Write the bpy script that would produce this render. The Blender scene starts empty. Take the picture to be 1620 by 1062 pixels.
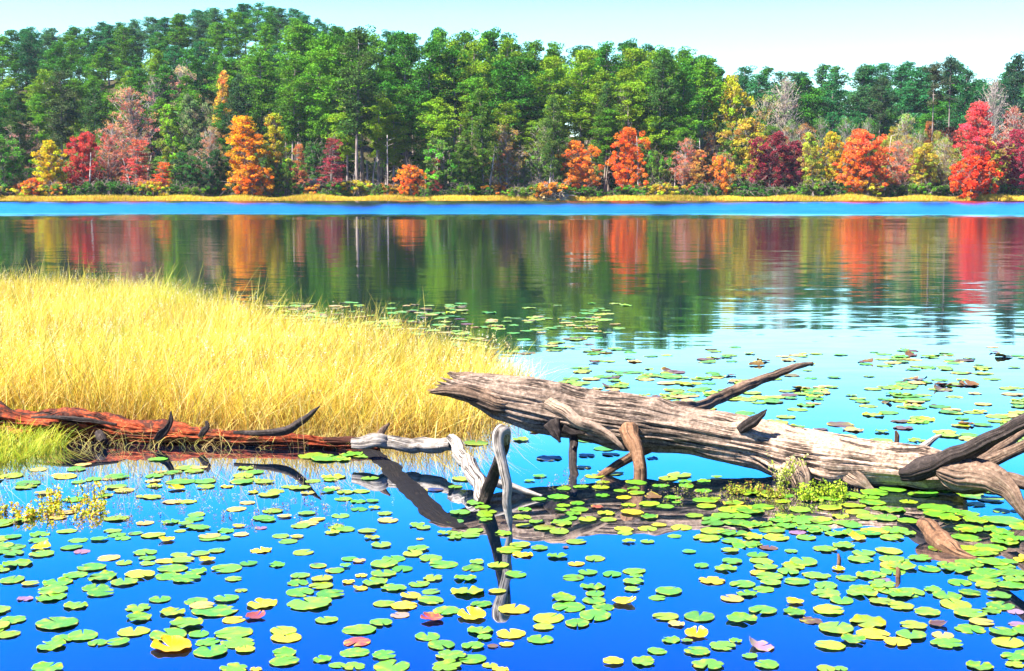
import bpy, math, random
import numpy as np
from mathutils import Vector, Matrix, Euler, noise as mn

S = bpy.context.scene
C = S.collection
RAD = math.radians
# ------------------------------------------------------------------ camera
FA = 1575.0
F_PX, W_PX, H_PX, HORIZON, CAM_H = 2140.0, 1620.0, 1062.0, 301.0, 2.0
KY = F_PX / FA            # distances below are authored for a shorter lens and stretched by this
PITCH = math.atan((H_PX / 2 - HORIZON) / F_PX)
cam_d = bpy.data.cameras.new('camera')
cam = bpy.data.objects.new('camera', cam_d)
C.objects.link(cam)
cam.location = (0, 0, CAM_H)
cam.rotation_euler = (math.pi / 2 - PITCH, 0, 0)
cam_d.sensor_width = 36
cam_d.lens = F_PX / W_PX * 36
cam_d.clip_start = 0.1
cam_d.clip_end = 6000
S.camera = cam
S.view_settings.view_transform = 'Standard'
S.view_settings.look = 'None'
S.view_settings.exposure = 2.2
S.view_settings.gamma = 1
# ------------------------------------------------------------------ sky
SUN_EL, SUN_AZ = 55.0, -114.0          # azimuth: degrees clockwise from +Y (north), sun is behind and left
w = bpy.data.worlds.new('World')
S.world = w
w.use_nodes = True
nt = w.node_tree
nt.nodes.clear()
wo = nt.nodes.new('ShaderNodeOutputWorld')
bg = nt.nodes.new('ShaderNodeBackground')
sky = nt.nodes.new('ShaderNodeTexSky')
sky.sky_type = 'NISHITA'
sky.sun_disc = False
sky.sun_elevation = RAD(SUN_EL)
sky.sun_rotation = RAD(SUN_AZ)
sky.air_density = 1.0
sky.dust_density = 0.6
sky.ozone_density = 2.5
hs = nt.nodes.new('ShaderNodeHueSaturation')
hs.inputs['Saturation'].default_value = 1.25
tcw = nt.nodes.new('ShaderNodeTexCoord')
sepw = nt.nodes.new('ShaderNodeSeparateXYZ')
rw = nt.nodes.new('ShaderNodeValToRGB')
mw = nt.nodes.new('ShaderNodeMix'); mw.data_type = 'RGBA'; mw.blend_type = 'MULTIPLY'
mw.inputs['Factor'].default_value = 1
nt.links.new(tcw.outputs['Generated'], sepw.inputs[0])
nt.links.new(sepw.outputs['Z'], rw.inputs[0])
e = rw.color_ramp.elements
SKYR = [(0.0, (1.45, 1.6, 1.5)), (0.125, (1.2, 1.7, 1.6)), (0.155, (0.85, 1.7, 1.85)), (0.20, (0.18, 1.35, 2.1)), (0.265, (0.0, 0.84, 2.4)), (0.345, (0.0, 0.50, 2.6)), (0.46, (0.03, 0.16, 0.9)), (0.6, (0.10, 0.20, 0.55)), (1.0, (0.15, 0.22, 0.45))]
e[0].position, e[0].color = SKYR[0][0], (*SKYR[0][1], 1)
e[1].position, e[1].color = SKYR[-1][0], (*SKYR[-1][1], 1)
for p, c in SKYR[1:-1]:
    q = e.new(p); q.color = (*c, 1)
nt.links.new(sky.outputs[0], hs.inputs['Color'])
nt.links.new(hs.outputs[0], mw.inputs[6])
nt.links.new(rw.outputs[0], mw.inputs[7])
nt.links.new(mw.outputs[2], bg.inputs[0])
bg.inputs[1].default_value = 0.055
nt.links.new(bg.outputs[0], wo.inputs[0])
sl = bpy.data.lights.new('sun', 'SUN')
sl.energy = 5.0
sl.angle = RAD(0.5)
sl.color = (1.0, 0.955, 0.87)
sun = bpy.data.objects.new('sun', sl)
C.objects.link(sun)
sd = Vector((math.sin(RAD(SUN_AZ)) * math.cos(RAD(SUN_EL)), math.cos(RAD(SUN_AZ)) * math.cos(RAD(SUN_EL)), math.sin(RAD(SUN_EL))))
sun.rotation_euler = (-sd).to_track_quat('-Z', 'Y').to_euler()
S.render.engine = 'CYCLES'
S.cycles.caustics_reflective = False
S.cycles.max_bounces = 6
S.cycles.transparent_max_bounces = 8

# ------------------------------------------------------------------ helpers
_cp, _sp = math.cos(PITCH), math.sin(PITCH)
def ray(px, py):
    x = (px - W_PX / 2) / F_PX
    u = -(py - H_PX / 2) / F_PX
    return Vector((x, _cp + u * _sp, -_sp + u * _cp))     # world direction, camera looks along +Y
def at(px, py, Y):
    r = ray(px, py); t = Y * KY / r.y
    return Vector((0, 0, CAM_H)) + r * t
def on(px, py, z=0.0):
    r = ray(px, py); t = (z - CAM_H) / r.z
    return Vector((0, 0, CAM_H)) + r * t
def xat(px, Y):                     # world x of a picture column at distance Y, near eye level
    return (px - W_PX / 2) / FA * Y * 1.006
def tag(o, label=None, cat=None, group=None, kind=None):
    if label: o['label'] = label
    if cat: o['category'] = cat
    if group: o['group'] = group
    if kind: o['kind'] = kind
    return o
def thing(name, label, cat, loc=(0, 0, 0), rz=0, group=None):
    o = bpy.data.objects.new(name, None)
    C.objects.link(o)
    o.empty_display_size = 0.1
    o.location = loc; o.rotation_euler = (0, 0, rz)
    return tag(o, label, cat, group)
def mesh(name, V, Fs, mat, col=None, uv=None, smooth=True):
    me = bpy.data.meshes.new(name)
    V = np.asarray(V, dtype=np.float32)
    if isinstance(Fs, np.ndarray):
        n, k = Fs.shape
        me.vertices.add(len(V)); me.vertices.foreach_set('co', V.ravel())
        me.loops.add(n * k); me.loops.foreach_set('vertex_index', Fs.astype(np.int32).ravel())
        me.polygons.add(n)
        me.polygons.foreach_set('loop_start', np.arange(0, n * k, k, dtype=np.int32))
        me.polygons.foreach_set('loop_total', np.full(n, k, dtype=np.int32))
    else:
        me.from_pydata([tuple(map(float, v)) for v in V], [], Fs)
    me.update(calc_edges=True)
    if col is not None:
        a = me.color_attributes.new('tint', 'FLOAT_COLOR', 'POINT')
        c4 = np.ones((len(V), 4), dtype=np.float32); c4[:, :3] = col
        a.data.foreach_set('color', c4.ravel())
    if uv is not None:
        l = me.uv_layers.new(name='uv')
        li = np.empty(len(me.loops), dtype=np.int32); me.loops.foreach_get('vertex_index', li)
        l.data.foreach_set('uv', np.asarray(uv, dtype=np.float32)[li].ravel())
    me.polygons.foreach_set('use_smooth', np.full(len(me.polygons), smooth))
    if mat: me.materials.append(mat)
    me.update()
    return me
def link(name, me, parent=None, loc=None):
    o = bpy.data.objects.new(name, me)
    C.objects.link(o)
    if parent: o.parent = parent
    if loc is not None: o.location = loc
    return o
def hexc(s):
    s = s.lstrip('#'); r = []
    for i in (0, 2, 4):
        v = int(s[i:i+2], 16) / 255
        r.append(v / 12.92 if v <= 0.04045 else ((v + 0.055) / 1.055) ** 2.4)
    return tuple(r)

# ---- material helper
class N:
    def __init__(s, name):
        s.m = bpy.data.materials.new(name); s.m.use_nodes = True
        s.t = s.m.node_tree; s.t.nodes.clear()
        s.out = s.t.nodes.new('ShaderNodeOutputMaterial')
    def n(s, typ, **kw):
        x = s.t.nodes.new(typ)
        for k, v in kw.items(): setattr(x, k, v)
        return x
    def l(s, a, b): s.t.links.new(a, b)
    def val(s, sock, v):
        if isinstance(v, bpy.types.NodeSocket): s.l(v, sock)
        else: sock.default_value = v
    def math(s, op, a, b=0.0, clamp=False):
        x = s.n('ShaderNodeMath', operation=op, use_clamp=clamp)
        s.val(x.inputs[0], a); s.val(x.inputs[1], b); return x.outputs[0]
    def mix(s, f, a, b, bt='MIX'):
        x = s.n('ShaderNodeMix', data_type='RGBA', blend_type=bt)
        s.val(x.inputs['Factor'], f)
        s.val(x.inputs[6], a if not isinstance(a, tuple) else (*a[:3], 1)); s.val(x.inputs[7], b if not isinstance(b, tuple) else (*b[:3], 1))
        return x.outputs[2]
    def noise(s, vec, scale, detail=4, rough=0.6):
        x = s.n('ShaderNodeTexNoise'); x.inputs['Scale'].default_value = scale
        x.inputs['Detail'].default_value = detail; x.inputs['Roughness'].default_value = rough
        if vec is not None: s.l(vec, x.inputs['Vector'])
        return x
    def ramp(s, f, stops):
        x = s.n('ShaderNodeValToRGB'); s.val(x.inputs[0], f)
        e = x.color_ramp.elements
        c4 = lambda c: (c, c, c, 1) if not isinstance(c, tuple) else (*c[:3], 1)
        e[0].position, e[0].color = stops[0][0], c4(stops[0][1])
        e[1].position, e[1].color = stops[-1][0], c4(stops[-1][1])
        for p, c in stops[1:-1]:
            q = e.new(p); q.color = c4(c)
        return x.outputs[0]
    def mapv(s, vec, scale=(1, 1, 1)):
        x = s.n('ShaderNodeMapping'); s.l(vec, x.inputs[0]); x.inputs['Scale'].default_value = scale
        return x.outputs[0]
    def bump(s, h, strength, dist):
        x = s.n('ShaderNodeBump'); s.l(h, x.inputs['Height'])
        x.inputs['Strength'].default_value = strength; x.inputs['Distance'].default_value = dist
        return x.outputs[0]
    def bsdf(s, col, rough=0.9, spec=0.2, normal=None, trans=0.0, tcol=None, alb=1.0):
        if alb != 1.0: col = s.mix(1.0, col, (alb, alb, alb), 'MULTIPLY')
        p = s.n('ShaderNodeBsdfPrincipled'); s.val(p.inputs['Base Color'], col if not isinstance(col, tuple) else (*col, 1))
        s.val(p.inputs['Roughness'], rough); p.inputs['Specular IOR Level'].default_value = spec
        if normal is not None: s.l(normal, p.inputs['Normal'])
        if trans > 0:
            t = s.n('ShaderNodeBsdfTranslucent'); s.val(t.inputs[0], (tcol if tcol is not None else col))
            mx = s.n('ShaderNodeMixShader'); mx.inputs[0].default_value = trans
            s.l(p.outputs[0], mx.inputs[1]); s.l(t.outputs[0], mx.inputs[2]); s.l(mx.outputs[0], s.out.inputs[0])
        else: s.l(p.outputs[0], s.out.inputs[0])
        return s.m

# ------------------------------------------------------------------ materials
def mat_foliage(name, trans=0.3, spec=0.1, alb=0.6):
    k = N(name)
    oi = k.n('ShaderNodeObjectInfo'); at_ = k.n('ShaderNodeAttribute', attribute_name='tint')
    c = k.mix(1.0, oi.outputs['Color'], at_.outputs['Color'], 'MULTIPLY')
    return k.bsdf(c, 0.75, spec, None, trans, alb=alb)
M_LEAF = mat_foliage('leaf_foliage', 0.38, alb=0.85)
M_NEEDLE = mat_foliage('pine_needles', 0.22)
def mat_bark_far(name, ca, cb):
    k = N(name); g = k.n('ShaderNodeNewGeometry')
    nz = k.noise(k.mapv(g.outputs['Position'], (2, 2, 0.35)), 1.6, 4)
    return k.bsdf(k.ramp(nz.outputs[0], [(0.35, cb), (0.62, ca)]), 0.95, 0.1, alb=0.75)
M_PINEBARK = mat_bark_far('pine_bark', (0.42, 0.34, 0.29), (0.16, 0.11, 0.085))
M_PALEBARK = mat_bark_far('pale_bark', (0.60, 0.52, 0.45), (0.28, 0.22, 0.18))
def mat_blade(name, trans=0.4):
    k = N(name); a = k.n('ShaderNodeAttribute', attribute_name='tint')
    return k.bsdf(a.outputs['Color'], 0.6, 0.25, None, trans, alb=0.86)
M_GRASS = mat_blade('dry_grass')
def mat_wood(name, ca, cb, cc, crack=(0.03, 0.022, 0.018), scale=1.0, along=None, bs=0.9, moss=None):
    """weathered wood: uv.x runs along the grain in metres, uv.y round it"""
    k = N(name); uv = k.n('ShaderNodeUVMap'); uv.uv_map = 'uv'
    tc = k.n('ShaderNodeTexCoord')
    fine = k.noise(k.mapv(uv.outputs[0], (2.2 * scale, 85 * scale, 1)), 1.0, 7, 0.68)
    crk = k.noise(k.mapv(uv.outputs[0], (0.8 * scale, 22 * scale, 1)), 1.0, 5, 0.6)
    blot = k.noise(tc.outputs['Object'], 2.6, 5, 0.6)
    base = k.ramp(fine.outputs[0], [(0.28, cb), (0.5, ca), (0.72, cc)])
    dark = k.ramp(blot.outputs[0], [(0.36, 0.45), (0.58, 1.0)])
    base = k.mix(1.0, base, dark, 'MULTIPLY')
    # thin cracks where the stretched noise passes its middle value
    dist = k.math('ABSOLUTE', k.math('SUBTRACT', crk.outputs[0], 0.5))
    g2_ = k.noise(tc.outputs['Object'], 38.0, 4, 0.7)
    base = k.mix(0.55, base, k.ramp(g2_.outputs[0], [(0.35, cb), (0.55, ca), (0.7, cc)]))
    if moss:
        ms = k.noise(tc.outputs['Object'], 4.5, 6, 0.7)
        base = k.mix(k.ramp(ms.outputs[0], [(0.46, 0.0), (0.56, 0.9)]), base, moss)
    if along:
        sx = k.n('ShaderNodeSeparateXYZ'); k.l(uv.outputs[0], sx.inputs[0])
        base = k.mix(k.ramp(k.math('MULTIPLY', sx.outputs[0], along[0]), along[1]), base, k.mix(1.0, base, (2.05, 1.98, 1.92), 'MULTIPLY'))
    cm = k.ramp(dist, [(0.0, 1.0), (0.014, 0.8), (0.028, 0.0)])
    cg = k.ramp(k.noise(tc.outputs['Object'], 5.0, 2).outputs[0], [(0.42, 0.0), (0.55, 1.0)])
    cm = k.math('MULTIPLY', cm, cg)
    col = k.mix(cm, base, crack)
    h = k.math('SUBTRACT', k.math('MULTIPLY', fine.outputs[0], 0.6), k.math('MULTIPLY', cm, 0.9))
    return k.bsdf(col, 0.85, 0.2, k.bump(h, bs, 0.02), alb=0.68)
M_LOG = mat_wood('weathered_grey_brown_wood', (0.25, 0.155, 0.10), (0.06, 0.035, 0.025), (0.46, 0.34, 0.25))
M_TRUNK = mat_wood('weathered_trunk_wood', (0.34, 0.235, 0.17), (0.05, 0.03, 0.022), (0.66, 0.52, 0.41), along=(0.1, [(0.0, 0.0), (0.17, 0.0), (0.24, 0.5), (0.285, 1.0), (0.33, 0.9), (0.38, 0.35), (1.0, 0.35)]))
M_TRUNK2 = mat_wood('bleached_root_wood', (0.42, 0.29, 0.20), (0.16, 0.09, 0.06), (0.62, 0.48, 0.38))
M_LOGPALE = mat_wood('bleached_wood', (0.50, 0.43, 0.37), (0.33, 0.27, 0.22), (0.64, 0.58, 0.53))
M_DARKWOOD = mat_wood('dark_wet_wood', (0.060, 0.042, 0.036), (0.018, 0.014, 0.013), (0.17, 0.13, 0.11))
M_DARKREFL = mat_wood('dark_reflection', (0.006, 0.0045, 0.004), (0.002, 0.002, 0.002), (0.014, 0.010, 0.008))  # near-black colour standing in for a dark reflection on the water
M_REDWOOD = mat_wood('rotten_red_wood', (0.42, 0.060, 0.014), (0.05, 0.012, 0.007), (0.75, 0.26, 0.09), bs=1.0, scale=0.8, moss=(0.035, 0.014, 0.010))
M_ORANGEWOOD = mat_wood('orange_stained_wood', (0.30, 0.15, 0.075), (0.10, 0.045, 0.025), (0.5, 0.32, 0.2))
def mat_pad():
    k = N('lily_pad_leaf')
    oi = k.n('ShaderNodeObjectInfo'); a = k.n('ShaderNodeAttribute', attribute_name='tint')
    uv = k.n('ShaderNodeUVMap'); uv.uv_map = 'uv'
    base = k.mix(1.0, oi.outputs['Color'], a.outputs['Color'], 'MULTIPLY')
    sx = k.n('ShaderNodeSeparateXYZ'); k.l(uv.outputs[0], sx.inputs[0])
    ang = k.math('ARCTAN2', sx.outputs[1], sx.outputs[0])
    r2 = k.math('SQRT', k.math('ADD', k.math('MULTIPLY', sx.outputs[0], sx.outputs[0]), k.math('MULTIPLY', sx.outputs[1], sx.outputs[1])))
    ve = k.math('ABSOLUTE', k.math('SINE', k.math('MULTIPLY', ang, 8.0)))
    vm = k.ramp(ve, [(0.0, 1.0), (0.16, 0.0)])
    vm = k.math('MULTIPLY', vm, 0.35)
    col = k.mix(vm, base, k.mix(0.45, base, (0.85, 0.9, 0.35)))
    tc = k.n('ShaderNodeTexCoord')
    off = k.n('ShaderNodeVectorMath', operation='ADD'); k.l(tc.outputs['Object'], off.inputs[0])
    cmb = k.n('ShaderNodeCombineXYZ'); k.l(k.math('MULTIPLY', oi.outputs['Random'], 40.0), cmb.inputs[0]); k.l(cmb.outputs[0], off.inputs[1])
    nz = k.noise(off.outputs[0], 2.2, 5, 0.65)
    edge = k.math('ADD', k.math('MULTIPLY', r2, 0.42), k.math('MULTIPLY', nz.outputs[0], 0.9))
    rim = k.ramp(edge, [(0.84, 0.0), (0.94, 0.8)])
    col = k.mix(rim, col, (0.62, 0.50, 0.05))
    sp = k.noise(off.outputs[0], 7.0, 3, 0.6)
    col = k.mix(k.ramp(sp.outputs[0], [(0.62, 0.0), (0.68, 0.85)]), col, (0.16, 0.07, 0.02))
    n3 = k.noise(off.outputs[0], 1.1, 3, 0.6)
    col = k.mix(k.ramp(n3.outputs[0], [(0.50, 0.0), (0.70, 0.55)]), col, (0.55, 0.60, 0.02))
    nt_ = k.ramp(k.math('ABSOLUTE', ang), [(0.05, 0.75), (0.11, 0.0)])
    col = k.mix(nt_, col, (0.05, 0.12, 0.01))
    rm = k.ramp(k.math('ADD', r2, k.math('MULTIPLY', nz.outputs[0], 0.30)), [(1.06, 0.0), (1.12, 0.85)])
    col = k.mix(rm, col, (0.50, 0.36, 0.03))
    br = k.ramp(edge, [(0.97, 0.0), (1.02, 0.9)])
    col = k.mix(br, col, (0.22, 0.07, 0.02))
    return k.bsdf(col, 0.36, 0.42, k.bump(k.math('ADD', nz.outputs[0], k.math('MULTIPLY', vm, -1.0)), 0.35, 0.01), 0.18, alb=0.62)
M_PAD = mat_pad()
def mat_water():
    k = N('lake_water')
    g = k.n('ShaderNodeNewGeometry'); P = g.outputs['Position']
    sp = k.n('ShaderNodeSeparateXYZ'); k.l(P, sp.inputs[0])
    X, Y = sp.outputs[0], sp.outputs[1]
    big = k.noise(k.mapv(P, (0.012, 0.05, 1)), 1.0, 3)
    Yw = k.math('ADD', Y, k.math('MULTIPLY', k.math('SUBTRACT', big.outputs[0], 0.5), 50.0))
    band = k.n('ShaderNodeMapRange'); band.interpolation_type = 'SMOOTHSTEP'
    k.l(Yw, band.inputs[0]); band.inputs[1].default_value = 90; band.inputs[2].default_value = 122
    band = band.outputs[0]
    mid = k.n('ShaderNodeMapRange'); mid.interpolation_type = 'SMOOTHSTEP'
    k.l(Y, mid.inputs[0]); mid.inputs[1].default_value = 9.0; mid.inputs[2].default_value = 27.0
    mid = mid.outputs[0]
    n1 = k.noise(k.mapv(P, (0.9, 3.2, 1)), 1.6, 3, 0.55)      # short ripples, long crests
    n2 = k.noise(k.mapv(P, (0.18, 0.7, 1)), 1.0, 2, 0.5)
    def cen(nn, sx, sy):
        v = k.n('ShaderNodeVectorMath', operation='SUBTRACT'); k.l(nn.outputs['Color'], v.inputs[0]); v.inputs[1].default_value = (0.5, 0.5, 0.5)
        u = k.n('ShaderNodeVectorMath', operation='MULTIPLY'); k.l(v.outputs[0], u.inputs[0]); u.inputs[1].default_value = (sx, sy, 0)
        return u.outputs[0]
    a1 = cen(n1, 0.010, 0.046); a2 = cen(n2, 0.005, 0.022)
    sm = k.n('ShaderNodeVectorMath', operation='ADD'); k.l(a1, sm.inputs[0]); k.l(a2, sm.inputs[1])
    # breeze: more ripple further out and on the right
    right = k.n('ShaderNodeMapRange'); right.interpolation_type = 'SMOOTHSTEP'
    k.l(k.math('DIVIDE', X, k.math('MAXIMUM', Y, 1.0)), right.inputs[0]); right.inputs[1].default_value = 0.05; right.inputs[2].default_value = 0.35
    amp = k.math('ADD', 0.05, k.math('MULTIPLY', mid, k.math('ADD', 0.95, k.math('MULTIPLY', right.outputs[0], 0.55))))
    amp = k.math('ADD', amp, k.math('MULTIPLY', band, 2.0))
    sc = k.n('ShaderNodeVectorMath', operation='SCALE'); k.l(sm.outputs[0], sc.inputs[0]); k.l(amp, sc.inputs['Scale'])
    cb = k.n('ShaderNodeCombineXYZ'); k.l(k.math('MULTIPLY', band, -0.125), cb.inputs[1]); cb.inputs[2].default_value = 1.0
    ad = k.n('ShaderNodeVectorMath', operation='ADD'); k.l(sc.outputs[0], ad.inputs[0]); k.l(cb.outputs[0], ad.inputs[1])
    nm = k.n('ShaderNodeVectorMath', operation='NORMALIZE'); k.l(ad.outputs[0], nm.inputs[0])
    gl = k.n('ShaderNodeBsdfGlossy'); gl.inputs['Color'].default_value = (0.95, 0.97, 1.0, 1)
    k.l(nm.outputs[0], gl.inputs['Normal'])
    k.l(k.math('ADD', k.math('ADD', 0.012, k.math('MULTIPLY', mid, 0.03)), k.math('MULTIPLY', band, 0.10)), gl.inputs['Roughness'])
    df = k.n('ShaderNodeBsdfDiffuse')
    df.inputs[0].default_value = (0.0006, 0.006, 0.018, 1)
    fr = k.n('ShaderNodeFresnel'); fr.inputs[0].default_value = 1.45
    fac = k.ramp(fr.outputs[0], [(0.03, 0.05), (0.06, 0.15), (0.12, 0.56), (0.18, 0.66), (0.45, 0.82), (1.0, 1.0)])
    mx = k.n('ShaderNodeMixShader'); k.l(fac, mx.inputs[0]); k.l(df.outputs[0], mx.inputs[1]); k.l(gl.outputs[0], mx.inputs[2])
    k.l(mx.outputs[0], k.out.inputs[0])
    return k.m
M_WATER = mat_water()
def mat_ground():
    k = N('forest_floor_and_mud')
    g = k.n('ShaderNodeNewGeometry')
    a = k.noise(g.outputs['Position'], 0.35, 6, 0.65); b = k.noise(g.outputs['Position'], 4.0, 5, 0.7)
    c = k.ramp(a.outputs[0], [(0.35, (0.05, 0.035, 0.018)), (0.5, (0.06, 0.075, 0.02)), (0.65, (0.13, 0.085, 0.035))])
    c = k.mix(0.5, c, k.ramp(b.outputs[0], [(0.3, (0.02, 0.015, 0.008)), (0.7, (0.15, 0.11, 0.05))]))
    return k.bsdf(c, 0.95, 0.1, k.bump(b.outputs[0], 0.6, 0.1), alb=0.6)
M_GROUND = mat_ground()
# ------------------------------------------------------------------ terrain and water
rng = np.random.default_rng(7)
random.seed(11)
def sstep(a, b, x):
    t = np.clip((x - a) / (b - a), 0, 1); return t * t * (3 - 2 * t)
SHORE = 188.0
SKY_PX = [0, 60, 120, 180, 260, 300, 350, 420, 470, 520, 560, 620, 700, 760, 830, 900, 960, 1040, 1080, 1140, 1200, 1250, 1310, 1350, 1400, 1460, 1500, 1520, 1550, 1580, 1620]
SKY_PY = [45, 46, 43, 36, 27, 20, 13, 3, 12, 33, 48, 46, 42, 42, 52, 72, 66, 72, 86, 92, 100, 106, 100, 90, 95, 94, 92, 128, 108, 88, 88]
def skyline(px): return np.interp(px, SKY_PX, SKY_PY)
def shore_y(x): return SHORE + 1.6 * np.sin(x * 0.045 + 1.0) + 0.8 * np.sin(x * 0.17) + 5.0 * sstep(40, 110, x)
HPX = [-400, 0, 100, 250, 420, 480, 540, 600, 700, 900, 1100, 2000]
HZ = [22, 34, 36, 40, 47, 44, 38, 30, 24, 19, 17, 15]
def ground_z(x, y):
    x = np.asarray(x, float); y = np.asarray(y, float)
    s = shore_y(x)
    z = np.where(y < s - 0.6, -1.2, 0.0)
    z = -1.2 + 1.55 * sstep(-2.5, 1.2, y - s)
    z = z + 1.0 * sstep(3, 25, y - s)
    px = x / np.maximum(y, 30) / 1.006 * FA + W_PX / 2
    hz = np.interp(px, HPX, HZ)
    z = z + hz * sstep(s + 16, 352, y) * (1 - 0.8 * sstep(380, 900, y))
    near = 1.75 * (1 - sstep(-1.5, 1.4, y))        # bank the photographer stands on
    return z + near
xs = np.concatenate([np.linspace(-3000, -300, 12)[:-1], np.linspace(-300, 300, 151), np.linspace(300, 3000, 12)[1:]])
ys = np.concatenate([np.linspace(-400, -10, 8)[:-1], np.linspace(-10, 4, 15)[:-1], np.linspace(4, 180, 14)[:-1], np.linspace(180, 200, 41)[:-1], np.linspace(200, 420, 56)[:-1], np.linspace(420, 4000, 18)])
GX, GY = np.meshgrid(xs, ys)
GZ = ground_z(GX, GY)
GZ += 0.12 * np.sin(GX * 0.7) * np.cos(GY * 0.9) * (GZ > 0.5)
V = np.stack([GX, GY * KY, GZ], -1).reshape(-1, 3)
nx, ny = len(xs), len(ys)
I = np.arange(ny * nx).reshape(ny, nx)
Fq = np.stack([I[:-1, :-1], I[:-1, 1:], I[1:, 1:], I[1:, :-1]], -1).reshape(-1, 4)
tag(link('ground', mesh('ground', V, Fq, M_GROUND)), 'forest floor rising from the lake into a wooded hill', 'ground', kind='structure')
wx = [-420, 420]; wy = [0.2, 200]
V = [(-420, -1, 0), (420, -1, 0), (420, 200 * KY, 0), (-420, 200 * KY, 0)]
tag(link('water', mesh('water', V, [(0, 1, 2, 3)], M_WATER)), 'blue lake water mirroring the autumn trees', 'water', kind='structure')

# ------------------------------------------------------------------ tube builder
def catmull(P, R, step):
    P = [Vector(p) for p in P]
    if len(P) == 2: P = [P[0], (P[0] + P[1]) / 2, P[1]]; R = [R[0], (R[0] + R[1]) / 2, R[1]]
    Q = [P[0] * 2 - P[1]] + P + [P[-1] * 2 - P[-2]]
    out, ro = [], []
    for i in range(1, len(Q) - 2):
        n = max(2, int((Q[i + 1] - Q[i]).length / step))
        for j in range(n):
            t = j / n
            a, b, c, d = Q[i - 1], Q[i], Q[i + 1], Q[i + 2]
            out.append(0.5 * ((2 * b) + (c - a) * t + (2 * a - 5 * b + 4 * c - d) * t * t + (3 * b - a - 3 * c + d) * t ** 3))
            ro.append(R[i - 1] + (R[i] - R[i - 1]) * (t * t * (3 - 2 * t)))
    out.append(P[-1]); ro.append(R[-1])
    return out, ro
def tube(P, R, seg=8, step=0.5, rough=0.0, low=0.0, jag0=0.0, jag1=0.0, seed=0.0, k=5.0, squash=None, kink=0.0, swell=()):
    pts, rad = catmull(P, R, step)
    if kink:
        pts = [q + Vector(mn.noise_vector(Vector((i * step * 9, seed * 3.7, 0)))) * (kink * rad[i]) for i, q in enumerate(pts)]
    n = len(pts); V, UV, Fs = [], [], []; rmean = sum(rad) / n
    t0 = (pts[1] - pts[0]).normalized()
    up = Vector((0, 0, 1)) if abs(t0.z) < 0.9 else Vector((1, 0, 0))
    nrm = t0.cross(up).normalized(); s = 0.0
    for i, p in enumerate(pts):
        t = (pts[min(i + 1, n - 1)] - pts[max(i - 1, 0)]).normalized()
        nrm = (nrm - t * nrm.dot(t)).normalized(); bi = t.cross(nrm)
        if i: s += (p - pts[i - 1]).length
        for j in range(seg):
            a = 2 * math.pi * j / seg
            ca, sa = math.cos(a), math.sin(a)
            r = rad[i]
            if low: r *= 1 + low * mn.noise(Vector((ca * 1.1, sa * 1.1, s * 2.5 / max(0.15, 1) + seed * 7)))
            if rough:
                g = mn.noise(Vector((ca * k, sa * k, s * 0.9 + seed * 3)))
                g2 = mn.noise(Vector((ca * k * 2.6, sa * k * 2.6, s * 2.6 + seed * 5)))
                g3 = mn.noise(Vector((ca * 2, sa * 2, s * 10 + seed * 2)))
                r *= 1 - rough * (max(0, 1 - abs(g) * 7) * 0.55 - g2 * 0.5 - g3 * 0.15)
            x = 1.0; y = 1.0
            if squash: x, y = squash
            q = p + nrm * (ca * r * x) + bi * (sa * r * y)
            if jag0 and i < 8: q += t * (-jag0 * (1 - i / 8) * max(0, mn.noise(Vector((ca * 2.4, sa * 2.4, seed))) + 0.25))
            if jag1 and i > n - 9: q += t * (jag1 * (1 - (n - 1 - i) / 8) * max(0, mn.noise(Vector((ca * 2.4, sa * 2.4, seed + 9))) + 0.25))
            for c_, am, wd in swell:
                d2 = (q - c_).length_squared / (wd * wd)
                if d2 < 6: q += (q - p).normalized() * am * math.exp(-d2)
            V.append(tuple(q)); UV.append((s, j / seg * 2 * math.pi * rmean + seed))
    for i in range(n - 1):
        for j in range(seg):
            a = i * seg + j; b = i * seg + (j + 1) % seg
            Fs.append((a, b, b + seg, a + seg))
    c0 = len(V); V.append(tuple(pts[0] + (pts[1] - pts[0]) * (1.5 if jag0 else 0))); UV.append((0, 0))
    c1 = len(V); V.append(tuple(pts[-1])); UV.append((s, 0))
    for j in range(seg):
        Fs.append((c0, (j + 1) % seg, j)); Fs.append((c1, (n - 1) * seg + j, (n - 1) * seg + (j + 1) % seg))
    return V, Fs, UV
def merge(parts):
    V, Fs, UV = [], [], []
    for v, f, u in parts:
        o = len(V); V += list(v); UV += list(u); Fs += [tuple(i + o for i in q) for q in f]
    return V, Fs, UV

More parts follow.
